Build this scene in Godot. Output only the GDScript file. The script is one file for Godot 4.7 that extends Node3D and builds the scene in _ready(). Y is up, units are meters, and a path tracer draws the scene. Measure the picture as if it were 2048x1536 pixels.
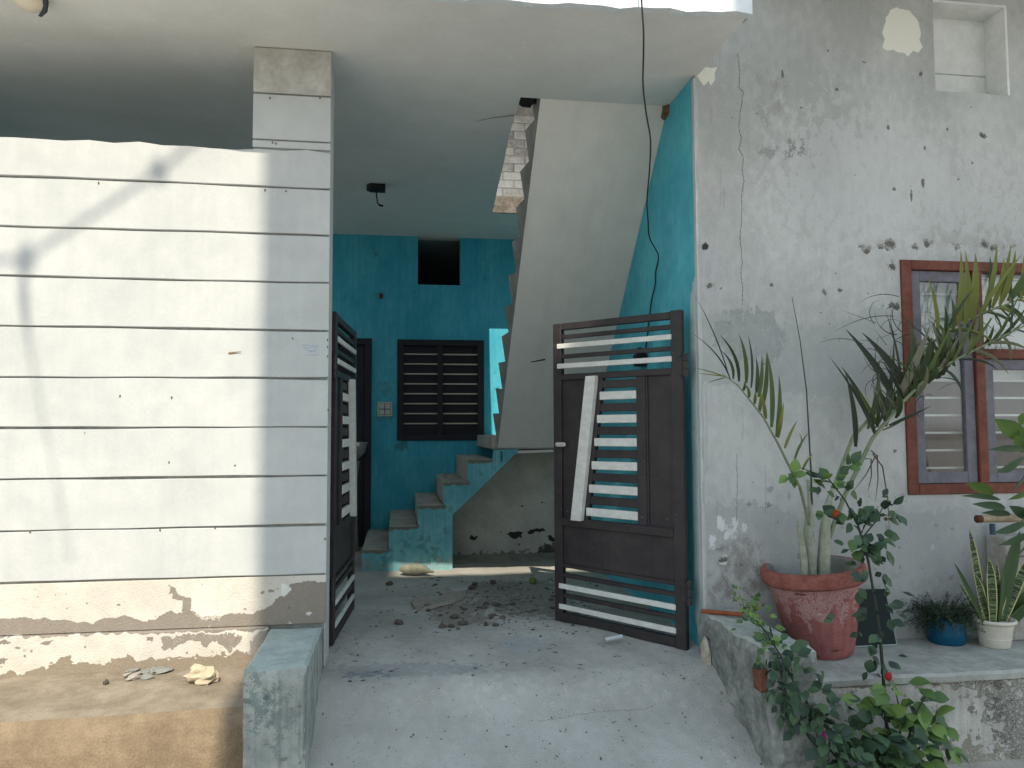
extends Node3D
# Front of a small plastered house with a teal hallway, seen from the street.
# World: y up, z = 0 is the house front, +z towards the street, y = 0 is the hallway floor.

const F := 1540.0                      # focal length in pixels of a 2048 x 1536 picture
const EYE := Vector3(0, 1.17, 4.05)
var cam_basis: Basis
var org := {}                          # thing -> where its base stands
var taken := {}
var M := {}                            # materials
var rng := RandomNumberGenerator.new()
var relief := {}                       # shared relief pictures

# ---------------------------------------------------------------- pixel -> place
func ray(px: float, py: float) -> Vector3:
	return cam_basis * Vector3((px - 1024.0) / F, -(py - 768.0) / F, -1.0)
func on_z(px: float, py: float, z: float) -> Vector3:
	var d := ray(px, py); return EYE + d * ((z - EYE.z) / d.z)
func on_y(px: float, py: float, y: float) -> Vector3:
	var d := ray(px, py); return EYE + d * ((y - EYE.y) / d.y)
func on_x(px: float, py: float, x: float) -> Vector3:
	var d := ray(px, py); return EYE + d * ((x - EYE.x) / d.x)
func xy(p: Vector3) -> Vector2: return Vector2(p.x, p.y)
func wall_pts(a: Array, z := 0.0) -> PackedVector2Array:
	var o := PackedVector2Array()
	for p in a: o.append(xy(on_z(p[0], p[1], z)))
	return o
func crop_pts(a: Array, x0: float, y0: float, k: float, z := 0.0) -> PackedVector2Array:
	var o := PackedVector2Array()
	for p in a: o.append(xy(on_z(x0 + p[0] * k, y0 + p[1] * k, z)))
	return o

# ---------------------------------------------------------------- mesh builder
class MB:
	var v := PackedVector3Array()
	var n := PackedVector3Array()
	var uv := PackedVector2Array()
	var ix := PackedInt32Array()
	var uvf = null
	func vert(p: Vector3, nn: Vector3, t := Vector2.ZERO) -> int:
		v.append(p); n.append(nn); uv.append(uvf.call(p) if uvf != null else t)
		return v.size() - 1
	func face(pts: Array, out: Vector3) -> void:           # flat convex polygon whose normal looks along out
		var nn: Vector3 = (pts[1] - pts[0]).cross(pts[2] - pts[0])
		if nn.length() < 1e-12: return
		nn = nn.normalized()
		var flip := nn.dot(out) < 0.0
		if flip: nn = -nn
		var b := v.size()
		for p in pts: vert(p, nn)
		for i in range(1, pts.size() - 1):
			if flip: ix.append_array([b, b + i, b + i + 1])
			else: ix.append_array([b, b + i + 1, b + i])
	func box(lo: Vector3, hi: Vector3, bev := 0.0, xf := Transform3D()) -> void:
		var c := (lo + hi) * 0.5
		var h := (hi - lo) * 0.5
		var b := minf(bev, minf(h.x, minf(h.y, h.z)) * 0.9)
		var P := func(s: Vector3, ax: int) -> Vector3:
			var q := Vector3(h.x - b, h.y - b, h.z - b)
			q[ax] = h[ax]
			return xf * (c + q * s)
		var C := xf * c
		for ax in 3:
			var a1 := (ax + 1) % 3
			var a2 := (ax + 2) % 3
			for s in [-1.0, 1.0]:
				var pts := []
				for k in [[-1, -1], [1, -1], [1, 1], [-1, 1]]:
					var q := Vector3.ZERO
					q[ax] = s; q[a1] = k[0]; q[a2] = k[1]
					pts.append(P.call(q, ax))
				face(pts, (pts[0] + pts[2]) * 0.5 - C)
		if b > 0.0:
			for ax in 3:
				var a1 := (ax + 1) % 3
				var a2 := (ax + 2) % 3
				for s1 in [-1.0, 1.0]:
					for s2 in [-1.0, 1.0]:
						var l := Vector3.ZERO; l[a1] = s1; l[a2] = s2
						var r := l
						l[ax] = -1; r[ax] = 1
						var pts := [P.call(l, a1), P.call(r, a1), P.call(r, a2), P.call(l, a2)]
						face(pts, (pts[0] + pts[2]) * 0.5 - C)
			for sx in [-1.0, 1.0]:
				for sy in [-1.0, 1.0]:
					for sz in [-1.0, 1.0]:
						var s := Vector3(sx, sy, sz)
						var pts := [P.call(s, 0), P.call(s, 1), P.call(s, 2)]
						face(pts, pts[0] - C)
	func prism(poly: PackedVector2Array, to3: Callable, a: float, b: float) -> void:    # polygon pushed from a to b
		var tri := Geometry2D.triangulate_polygon(poly)
		var da: Vector3 = to3.call(Vector2.ZERO, b) - to3.call(Vector2.ZERO, a)
		for i in range(0, tri.size(), 3):
			face([to3.call(poly[tri[i]], a), to3.call(poly[tri[i + 1]], a), to3.call(poly[tri[i + 2]], a)], -da)
			face([to3.call(poly[tri[i]], b), to3.call(poly[tri[i + 1]], b), to3.call(poly[tri[i + 2]], b)], da)
		var ccw := 0.0
		for i in poly.size():
			ccw += poly[i].cross(poly[(i + 1) % poly.size()])
		for i in poly.size():
			var p := poly[i]
			var q := poly[(i + 1) % poly.size()]
			var e := q - p
			var o2 := Vector2(e.y, -e.x) * signf(ccw)
			var m := (p + q) * 0.5
			var out: Vector3 = to3.call(m + o2, a) - to3.call(m, a)
			face([to3.call(p, a), to3.call(q, a), to3.call(q, b), to3.call(p, b)], out)
	func tube(pts: Array, rad: Array, sides := 6, flat := 1.0) -> void:
		var up := Vector3.UP
		var t0: Vector3 = (pts[1] - pts[0]).normalized()
		if absf(t0.dot(up)) > 0.9: up = Vector3.RIGHT
		var rows := []
		for i in pts.size():
			var t: Vector3 = (pts[mini(i + 1, pts.size() - 1)] - pts[maxi(i - 1, 0)]).normalized()
			var s := t.cross(up).normalized()
			up = s.cross(t).normalized()
			var r: float = rad[mini(i, rad.size() - 1)]
			var row := []
			for k in sides + 1:
				var a := TAU * k / sides
				var d := s * cos(a) + up * sin(a) * flat
				row.append(vert(pts[i] + d * r, d.normalized(), Vector2(float(k) / sides, float(i) / (pts.size() - 1))))
			rows.append(row)
		for i in rows.size() - 1:
			for k in sides:
				var a: int = rows[i][k]; var b: int = rows[i][k + 1]; var c: int = rows[i + 1][k + 1]; var d: int = rows[i + 1][k]
				ix.append_array([a, b, c, a, c, d])
		for e in [0, rows.size() - 1]:
			var t: Vector3 = (pts[0] - pts[1]) if e == 0 else (pts[e] - pts[e - 1])
			var c := vert(pts[e], t.normalized())
			for k in sides:
				if e == 0: ix.append_array([c, rows[e][k + 1], rows[e][k]])
				else: ix.append_array([c, rows[e][k], rows[e][k + 1]])
	func lathe(prof: Array, sides: int, xf := Transform3D(), wob := 0.0) -> void:        # prof: [radius, height] bottom to top
		var rows := []
		for i in prof.size():
			var p: Vector2 = Vector2(prof[i][0], prof[i][1])
			var e := Vector2(prof[mini(i + 1, prof.size() - 1)][0], prof[mini(i + 1, prof.size() - 1)][1]) - Vector2(prof[maxi(i - 1, 0)][0], prof[maxi(i - 1, 0)][1])
			var nn := Vector2(e.y, -e.x).normalized()
			var row := []
			for k in sides + 1:
				var a := TAU * k / sides
				var w := 1.0 + wob * sin(a * 3.0 + p.y * 9.0) + wob * 0.6 * sin(a * 7.0 + 1.3)
				row.append(vert(xf * Vector3(cos(a) * p.x * w, p.y, sin(a) * p.x * w), (xf.basis * Vector3(cos(a) * nn.x, nn.y, sin(a) * nn.x)).normalized(), Vector2(float(k) / sides, 1.0 - float(i) / (prof.size() - 1))))
			rows.append(row)
		for i in rows.size() - 1:
			for k in sides:
				var a: int = rows[i][k]; var b: int = rows[i][k + 1]; var c: int = rows[i + 1][k + 1]; var d: int = rows[i + 1][k]
				ix.append_array([a, b, c, a, c, d])
	func ribbon(pts: Array, wid: Array, side: Vector3, fold := 0.0) -> void:              # a leaf blade along pts
		var rows := []
		for i in pts.size():
			var t: Vector3 = (pts[mini(i + 1, pts.size() - 1)] - pts[maxi(i - 1, 0)]).normalized()
			var s := (side - t * side.dot(t)).normalized()
			var nn := s.cross(t).normalized()
			var w: float = wid[i] * 0.5
			var f := float(i) / (pts.size() - 1)
			rows.append([vert(pts[i] - s * w + nn * fold * w, (nn + s * fold).normalized(), Vector2(0, 1 - f)), vert(pts[i], nn, Vector2(0.5, 1 - f)), vert(pts[i] + s * w + nn * fold * w, (nn - s * fold).normalized(), Vector2(1, 1 - f))])
		for i in rows.size() - 1:
			for k in 2:
				var a: int = rows[i][k]; var b: int = rows[i][k + 1]; var c: int = rows[i + 1][k + 1]; var d: int = rows[i + 1][k]
				ix.append_array([a, c, b, a, d, c])
	func rock(c: Vector3, r: Vector3, seed_: int, lat := 6, lon := 9, rough := 0.35) -> void:
		var ns := FastNoiseLite.new(); ns.seed = seed_; ns.frequency = 0.9
		var P := func(i: int, k: int) -> Vector3:
			var th := PI * i / lat
			var ph := TAU * (k % lon) / lon
			var d := Vector3(sin(th) * cos(ph), cos(th), sin(th) * sin(ph))
			return c + d * r * (1.0 + rough * ns.get_noise_3dv(d * 1.6))
		for i in lat:
			for k in lon:
				var a: Vector3 = P.call(i, k); var b: Vector3 = P.call(i, k + 1); var e: Vector3 = P.call(i + 1, k + 1); var d: Vector3 = P.call(i + 1, k)
				if i == 0: face([a, e, d], (a + e + d) / 3.0 - c)
				elif i == lat - 1: face([a, b, e], (a + b + e) / 3.0 - c)
				else:
					face([a, b, e], (a + b + e) / 3.0 - c); face([a, e, d], (a + e + d) / 3.0 - c)
	func mesh(o := Vector3.ZERO) -> ArrayMesh:
		var vv := v.duplicate()
		if o != Vector3.ZERO:
			for i in vv.size(): vv[i] -= o
		var a := []; a.resize(Mesh.ARRAY_MAX)
		a[Mesh.ARRAY_VERTEX] = vv; a[Mesh.ARRAY_NORMAL] = n; a[Mesh.ARRAY_TEX_UV] = uv; a[Mesh.ARRAY_INDEX] = ix
		var m := ArrayMesh.new(); m.add_surface_from_arrays(Mesh.PRIMITIVE_TRIANGLES, a)
		return m

# ---------------------------------------------------------------- nodes
func free_name(called: String) -> String:
	taken[called] = taken.get(called, 0) + 1
	return called if taken[called] == 1 else "%s_%03d" % [called, taken[called] - 1]
func tag(o: Node, label: String, category: String, group := "", kind := "") -> void:
	if label != "": o.set_meta("label", label)
	if category != "": o.set_meta("category", category)
	if group != "": o.set_meta("group", group)
	if kind != "": o.set_meta("kind", kind)
func thing(called: String, label: String, category: String, at := Vector3.ZERO, group := "") -> Node3D:
	var o := Node3D.new(); o.name = free_name(called); add_child(o); o.position = at; org[o] = at
	tag(o, label, category, group)
	return o
func part(parent: Node, called: String, mb: MB, mat: Material) -> MeshInstance3D:
	var o := MeshInstance3D.new(); o.name = called
	var at: Vector3 = org[parent]
	o.mesh = mb.mesh(at); o.material_override = mat
	parent.add_child(o, true); org[o] = at
	return o
func piece(parent: Node, called: String, mesh: Mesh, mat: Material, xf: Transform3D) -> MeshInstance3D:    # xf in the world; parent unturned
	var o := MeshInstance3D.new(); o.name = called; o.mesh = mesh; o.material_override = mat
	o.transform = Transform3D(xf.basis, xf.origin - org[parent])
	parent.add_child(o, true); org[o] = xf.origin
	return o
func one(called: String, mb: MB, mat: Material, label: String, category: String, group := "", kind := "", at := Vector3.ZERO) -> MeshInstance3D:
	var o := MeshInstance3D.new(); o.name = free_name(called); o.mesh = mb.mesh(at); o.material_override = mat; o.position = at
	add_child(o); org[o] = at
	tag(o, label, category, group, kind)
	return o
func bx(lo: Vector3, hi: Vector3, bev := 0.0) -> MB:
	var m := MB.new(); m.box(lo, hi, bev); return m

# ---------------------------------------------------------------- textures
class Tex:                              # a picture of a flat surface laid out in metres
	var w: int; var h: int
	var r: Rect2; var down := false      # down: the second axis runs down the picture (floors)
	var d: PackedByteArray; var hd: PackedByteArray
	var na: PackedByteArray; var nb: PackedByteArray; var nc: PackedByteArray
	func noise(s: int, f: float, oct := 4, ww := 0, hh := 0) -> PackedByteArray:
		var n := FastNoiseLite.new(); n.seed = s; n.frequency = f; n.fractal_octaves = oct
		var im: Image
		if ww > 0:
			im = n.get_image(ww, hh, false, false, true); im.resize(w, h, Image.INTERPOLATE_CUBIC)
		else:
			im = n.get_image(w, h, false, false, true)
		im.convert(Image.FORMAT_L8)
		return im.get_data()
	func _init(ww: int, hh: int, rect: Rect2, c0: Color, c1: Color, s: int, grain := 10.0, streak := 0.0, ppm_coarse := 3.0) -> void:
		w = ww; h = hh; r = rect
		var ppm := w / rect.size.x
		na = noise(s, ppm_coarse / ppm, 5); nb = noise(s + 1, 14.0 / ppm, 4); nc = noise(s + 2, 90.0 / ppm, 2)
		var ns := noise(s + 3, 30.0 / ppm, 3, w, maxi(h / 24, 4))
		d.resize(w * h * 3); hd.resize(w * h)
		for i in w * h:
			var t := clampf((na[i] * 0.65 + nb[i] * 0.35 - 64.0) / 128.0, 0.0, 1.0)
			var g := (nc[i] - 128.0) / 128.0 * grain + (ns[i] - 128.0) / 128.0 * streak
			d[i * 3] = clampi(int((lerpf(c0.r, c1.r, t)) * 255.0 + g), 0, 255)
			d[i * 3 + 1] = clampi(int((lerpf(c0.g, c1.g, t)) * 255.0 + g), 0, 255)
			d[i * 3 + 2] = clampi(int((lerpf(c0.b, c1.b, t)) * 255.0 + g), 0, 255)
			hd[i] = clampi(int(120 + (nb[i] - 128) * 0.25 + (nc[i] - 128) * 0.3), 0, 255)
	func pt(p: Vector2) -> Vector2:
		var y := (p.y - r.position.y) / r.size.y
		return Vector2((p.x - r.position.x) / r.size.x * w, (y if down else 1.0 - y) * h)
	func uv_of(p: Vector2) -> Vector2:
		var q := pt(p); return Vector2(q.x / w, q.y / h)
	func mixin(i: int, c: Color, a: float, dh := 0.0) -> void:
		d[i * 3] = int(lerpf(d[i * 3], c.r * 255.0, a)); d[i * 3 + 1] = int(lerpf(d[i * 3 + 1], c.g * 255.0, a)); d[i * 3 + 2] = int(lerpf(d[i * 3 + 2], c.b * 255.0, a))
		if dh != 0.0: hd[i] = clampi(int(hd[i] + dh * a), 0, 255)
	func poly(pts: PackedVector2Array, c: Color, a: float, warp := 0.02, mottle := 0.0, dh := 0.0, rim := -1.0) -> void:
		var q := PackedVector2Array()
		var bb := Rect2(pt(pts[0]), Vector2.ZERO)
		for p in pts:
			q.append(pt(p)); bb = bb.expand(pt(p))
		var wp := warp * w / r.size.x
		bb = bb.grow(wp)
		for y in range(maxi(int(bb.position.y), 0), mini(int(bb.end.y) + 1, h)):
			for x in range(maxi(int(bb.position.x), 0), mini(int(bb.end.x) + 1, w)):
				var i := y * w + x
				var j := (i + w * 37 + 91) % (w * h)
				var k := Vector2(x + (nb[i] - 128) / 64.0 * wp + (nc[i] - 128) / 180.0 * wp, y + (nb[j] - 128) / 64.0 * wp)
				if Geometry2D.is_point_in_polygon(k, q):
					mixin(i, c, clampf(a * (1.0 - mottle * absf(nb[i] - nc[i]) / 90.0), 0.0, 1.0), dh)
	func blob(p: Vector2, rx: float, ry: float, c: Color, a: float, rough := 0.6, dh := 0.0, hard := 0.35) -> void:
		var o := pt(p)
		var kx := rx * w / r.size.x
		var ky := ry * h / r.size.y
		for y in range(maxi(int(o.y - ky * 1.6), 0), mini(int(o.y + ky * 1.6) + 1, h)):
			for x in range(maxi(int(o.x - kx * 1.6), 0), mini(int(o.x + kx * 1.6) + 1, w)):
				var i := y * w + x
				var e := Vector2((x - o.x) / kx, (y - o.y) / ky).length() + ((nb[i] - 128) / 80.0 + (nc[i] - 128) / 160.0) * rough
				var al := a * (1.0 - smoothstep(1.0 - hard, 1.0, e))
				if al > 0.01: mixin(i, c, al, dh)
	func line(pts: PackedVector2Array, width: float, c: Color, a: float, dh := 0.0, jit := 0.004, s := 7) -> void:
		var g := RandomNumberGenerator.new(); g.seed = s
		var wp := width * w / r.size.x * 0.5
		for k in pts.size() - 1:
			var A := pt(pts[k])
			var B := pt(pts[k + 1])
			var n := maxi(int(A.distance_to(B)), 1)
			var j := Vector2.ZERO
			for m in n:
				j = j * 0.9 + Vector2(g.randf_range(-1, 1), g.randf_range(-1, 1)) * jit * w / r.size.x * 0.4
				var p := A.lerp(B, float(m) / n) + j
				var rr := wp * g.randf_range(0.5, 1.3)
				for y in range(maxi(int(p.y - rr), 0), mini(int(p.y + rr) + 2, h)):
					for x in range(maxi(int(p.x - rr), 0), mini(int(p.x + rr) + 2, w)):
						var cov := clampf(rr + 0.6 - p.distance_to(Vector2(x, y)), 0.0, 1.0)
						if cov > 0.0: mixin(y * w + x, c, a * cov, dh)
	func specks(n: int, area: Rect2, r0: float, r1: float, c: Color, a: float, s: int, dh := 0.0) -> void:
		var g := RandomNumberGenerator.new(); g.seed = s
		for k in n:
			var rr := r0 + (r1 - r0) * pow(g.randf(), 3.0)
			blob(area.position + Vector2(g.randf(), g.randf()) * area.size, rr * g.randf_range(0.6, 1.5), rr * g.randf_range(0.6, 1.5), c, a * g.randf_range(0.4, 1.0), 0.7, dh, 0.5)
	func mat(rough := 0.9, bump := 0.4) -> StandardMaterial3D:
		var m := StandardMaterial3D.new()
		var im := Image.create_from_data(w, h, false, Image.FORMAT_RGB8, d)
		m.albedo_texture = ImageTexture.create_from_image(im)
		m.roughness = rough; m.metallic_specular = 0.3
		if bump > 0.0:
			m.heightmap_enabled = true; m.heightmap_scale = bump
			m.heightmap_texture = ImageTexture.create_from_image(Image.create_from_data(w, h, false, Image.FORMAT_L8, hd))
		return m
func rgb(r: float, g: float, b: float) -> Color: return Color(r / 255.0, g / 255.0, b / 255.0)
func plain(c: Color, rough := 0.7, spec := 0.4) -> StandardMaterial3D:
	var m := StandardMaterial3D.new(); m.albedo_color = c; m.roughness = rough; m.metallic_specular = spec
	return m
func leafy(c: Color, rough := 0.5) -> StandardMaterial3D:
	var m := plain(c, rough, 0.4); m.backlight = c * 0.7; m.cull_mode = BaseMaterial3D.CULL_DISABLED
	return m
func surf(c0: Color, c1: Color, rough: float, tile: float, s: int, bump := 0.25, grain := 8.0, streak := 0.0, freq := 3.0) -> StandardMaterial3D:
	# mottled material laid through the world in three planes; tile in metres
	var n := 384
	var out := PackedByteArray(); out.resize(n * n * 3)
	var hh := PackedByteArray(); hh.resize(n * n)
	var lay := []
	for k in 4:
		var fn := FastNoiseLite.new(); fn.seed = s + k * 13; fn.fractal_octaves = 4
		fn.frequency = [freq / n, freq * 4.0 / n, freq * 24.0 / n, freq * 9.0 / n][k]
		var im: Image
		if k == 3:
			im = fn.get_seamless_image(n, n / 16); im.resize(n, n, Image.INTERPOLATE_CUBIC)
		else:
			im = fn.get_seamless_image(n, n)
		im.convert(Image.FORMAT_L8); lay.append(im.get_data())
	var a: PackedByteArray = lay[0]; var b: PackedByteArray = lay[1]; var c: PackedByteArray = lay[2]; var e: PackedByteArray = lay[3]
	for i in n * n:
		var t := clampf((a[i] * 0.6 + b[i] * 0.4 - 60.0) / 136.0, 0.0, 1.0)
		var g := (c[i] - 128.0) / 128.0 * grain + (e[i] - 128.0) / 128.0 * streak
		out[i * 3] = clampi(int(lerpf(c0.r, c1.r, t) * 255.0 + g), 0, 255)
		out[i * 3 + 1] = clampi(int(lerpf(c0.g, c1.g, t) * 255.0 + g), 0, 255)
		out[i * 3 + 2] = clampi(int(lerpf(c0.b, c1.b, t) * 255.0 + g), 0, 255)
		hh[i] = clampi(int(128 + (b[i] - 128) * 0.5 + (c[i] - 128) * 0.3), 0, 255)
	var m := StandardMaterial3D.new()
	m.albedo_texture = ImageTexture.create_from_image(Image.create_from_data(n, n, false, Image.FORMAT_RGB8, out))
	if bump > 0.0:
		m.heightmap_enabled = true; m.heightmap_scale = bump
		if not relief.has(s % 4): relief[s % 4] = ImageTexture.create_from_image(Image.create_from_data(n, n, false, Image.FORMAT_L8, hh))
		m.heightmap_texture = relief[s % 4]
	m.uv1_triplanar = true; m.uv1_world_triplanar = true; m.uv1_scale = Vector3.ONE / tile
	m.roughness = rough; m.metallic_specular = 0.3
	return m

# ================================================================ the scene
func _ready() -> void:
	rng.seed = 41
	# ---- camera
	cam_basis = Basis(Vector3.UP, deg_to_rad(-8.34)) * Basis(Vector3.RIGHT, deg_to_rad(3.4)) * Basis(Vector3.BACK, deg_to_rad(-0.24))
	var cam := Camera3D.new(); cam.name = "camera"; cam.transform = Transform3D(cam_basis, EYE)
	cam.fov = rad_to_deg(2.0 * atan(768.0 / F)); cam.near = 0.05; cam.far = 400.0; add_child(cam); cam.current = true
	# ---- sky and exposure
	var sm := ProceduralSkyMaterial.new()
	sm.sky_top_color = Color(0.58, 0.67, 0.76); sm.sky_horizon_color = Color(0.92, 0.94, 0.93); sm.sky_curve = 0.3
	sm.ground_bottom_color = Color(0.36, 0.33, 0.29); sm.ground_horizon_color = Color(0.6, 0.58, 0.54)
	sm.energy_multiplier = 2.0; sm.sun_angle_max = 4.0
	var sky := Sky.new(); sky.sky_material = sm
	var env := Environment.new(); env.background_mode = Environment.BG_SKY; env.sky = sky
	env.tonemap_mode = Environment.TONE_MAPPER_LINEAR; env.tonemap_exposure = 1.04
	env.sdfgi_enabled = true; env.ssao_enabled = true; env.ssil_enabled = true
	var we := WorldEnvironment.new(); we.name = "environment"; we.environment = env; add_child(we)
	# ---- sun: from behind the camera, slightly to one side, 45 degrees up
	var sun := DirectionalLight3D.new(); sun.name = "sun"; sun.light_energy = 1.55; sun.light_color = Color(1.0, 0.95, 0.87)
	sun.light_angular_distance = 0.35; sun.shadow_enabled = true; add_child(sun)
	sun.look_at_from_position(Vector3(-0.08, 1.0, 1.0) * 20.0, Vector3.ZERO, Vector3.UP)

	materials()
	ground()
	house()
	staircase()
	neighbour()
	street_side()
	gates()
	hall_details()
	left_details()
	plants()
	debris()

func materials() -> void:
	M.white = surf(rgb(180, 183, 182), rgb(192, 194, 192), 0.75, 1.7, 11, 0.15, 3.0, 2.0)
	M.side = M.white
	M.ceiling = surf(rgb(222, 221, 216), rgb(233, 232, 228), 0.9, 2.3, 13, 0.15, 3.0, 0.0, 2.0)
	M.soffit = surf(rgb(212, 210, 203), rgb(227, 225, 219), 0.9, 1.6, 14, 0.25, 4.0, 2.0, 3.0)
	M.teal = surf(rgb(74, 166, 186), rgb(96, 184, 200), 0.75, 1.4, 15, 0.2, 5.0, 5.0)
	M.teal_worn = surf(rgb(82, 138, 142), rgb(104, 164, 168), 0.85, 0.9, 16, 0.25, 7.0, 10.0)
	M.step = surf(rgb(150, 147, 138), rgb(178, 175, 166), 0.95, 0.7, 17, 0.35, 8.0)
	M.cement = surf(rgb(126, 128, 124), rgb(158, 158, 152), 0.95, 0.8, 18, 0.5, 10.0)
	M.block = surf(rgb(150, 162, 158), rgb(174, 184, 178), 0.92, 0.55, 19, 0.3, 6.0)
	M.sand = surf(rgb(118, 103, 84), rgb(147, 130, 107), 0.97, 0.9, 20, 0.7, 12.0)
	M.ledge_top = surf(rgb(126, 115, 99), rgb(150, 139, 123), 0.97, 0.8, 21, 0.6, 10.0)
	M.street = surf(rgb(168, 160, 148), rgb(194, 187, 176), 0.97, 1.9, 22, 0.8, 12.0)
	M.slab_cap = surf(rgb(150, 152, 146), rgb(178, 178, 170), 0.92, 0.6, 23, 0.5, 10.0)
	M.gate = surf(rgb(36, 33, 38), rgb(56, 51, 55), 0.6, 0.5, 24, 0.04, 7.0, 4.0, 5.0)
	var gt := Tex.new(640, 640, Rect2(0, 0, 0.9, 0.9), rgb(39, 35, 37), rgb(57, 51, 52), 43, 6.0, 5.0, 5.0)
	for i in 60:
		var p := Vector2(rng.randf(), rng.randf()) * 0.9
		gt.line(PackedVector2Array([p, p + Vector2(rng.randf_range(-0.02, 0.02), rng.randf_range(-0.09, 0.09))]), 0.0016, rgb(96, 92, 92) if i % 3 else rgb(22, 20, 22), 0.14, 0, 0.001, i)
	for i in 16: gt.blob(Vector2(rng.randf(), rng.randf()) * 0.9, rng.randf_range(0.02, 0.07), rng.randf_range(0.02, 0.05), rgb(92, 84, 78), 0.28, 0.8, 0.0, 0.9)
	for i in 14: gt.blob(Vector2(rng.randf(), rng.randf()) * 0.9, rng.randf_range(0.003, 0.012), rng.randf_range(0.006, 0.02), rgb(96, 62, 46), 0.55, 0.8)
	gt.specks(36, Rect2(0, 0, 0.9, 0.9), 0.0012, 0.005, rgb(190, 188, 184), 0.8, 44)
	M.gate = gt.mat(0.55, 0.0); M.gate.uv1_triplanar = true; M.gate.uv1_world_triplanar = true; M.gate.uv1_scale = Vector3.ONE / 0.9
	M.gate.metallic_specular = 0.45
	M.slat = surf(rgb(196, 196, 190), rgb(222, 222, 217), 0.5, 0.4, 25, 0.04, 6.0, 4.0, 5.0)
	M.dark = plain(rgb(38, 38, 46), 0.6)
	M.navy = plain(rgb(36, 38, 52), 0.55)
	M.room = plain(rgb(168, 172, 174), 0.9)
	M.steel = plain(rgb(206, 192, 174), 0.45)
	M.black = plain(rgb(22, 22, 22), 0.6)
	M.brick_old = surf(rgb(176, 172, 166), rgb(206, 203, 197), 0.95, 0.4, 26, 0.5, 14.0)
	M.mortar = surf(rgb(150, 146, 140), rgb(186, 182, 176), 0.97, 0.4, 27, 0.4, 10.0)
	M.red_brick = surf(rgb(98, 64, 50), rgb(124, 84, 66), 0.95, 0.2, 28, 0.4, 10.0)
	M.maroon = surf(rgb(100, 58, 48), rgb(124, 76, 63), 0.6, 0.5, 29, 0.05, 6.0)
	M.sash = surf(rgb(104, 102, 110), rgb(122, 120, 128), 0.55, 0.5, 30, 0.03, 3.0)
	M.far_wall = surf(rgb(216, 210, 198), rgb(230, 226, 216), 0.9, 3.0, 31, 0.2, 4.0)
	M.debris = surf(rgb(150, 144, 134), rgb(178, 172, 162), 0.97, 0.2, 32, 0.4, 12.0)
	M.debris_dark = surf(rgb(78, 72, 66), rgb(108, 102, 94), 0.97, 0.2, 33, 0.4, 12.0)
	M.glass = StandardMaterial3D.new()
	M.glass.albedo_color = Color(0.5, 0.58, 0.58, 0.07); M.glass.transparency = BaseMaterial3D.TRANSPARENCY_ALPHA
	M.glass.roughness = 0.03; M.glass.metallic_specular = 0.8

# ---------------------------------------------------------------- ground
func floor_h(x: float, z: float) -> float:
	return -0.036 * smoothstep(-0.6, 0.14, z) - 0.46 * maxf(z - 0.14, 0.0) * smoothstep(0.10, 0.42, z)
func grid(x0: float, x1: float, z0: float, z1: float, step: float, hf: Callable, uvf, amp: float, s: int) -> MB:
	var m := MB.new()
	var fn := FastNoiseLite.new(); fn.seed = s; fn.frequency = 3.0; fn.fractal_octaves = 4
	var nx := int(ceil((x1 - x0) / step))
	var nz := int(ceil((z1 - z0) / step))
	var H := func(x: float, z: float) -> float: return hf.call(x, z) + amp * fn.get_noise_2d(x, z)
	for k in nz + 1:
		for i in nx + 1:
			var x := lerpf(x0, x1, float(i) / nx)
			var z := lerpf(z0, z1, float(k) / nz)
			var e := 0.01
			var nn := Vector3(H.call(x - e, z) - H.call(x + e, z), 2 * e, H.call(x, z - e) - H.call(x, z + e)).normalized()
			m.vert(Vector3(x, H.call(x, z), z), nn, uvf.call(Vector2(x, z)))
	for k in nz:
		for i in nx:
			var a := k * (nx + 1) + i
			var b := a + 1
			var c := a + nx + 2
			var d := a + nx + 1
			m.ix.append_array([a, b, c, a, c, d])
	return m
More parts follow.
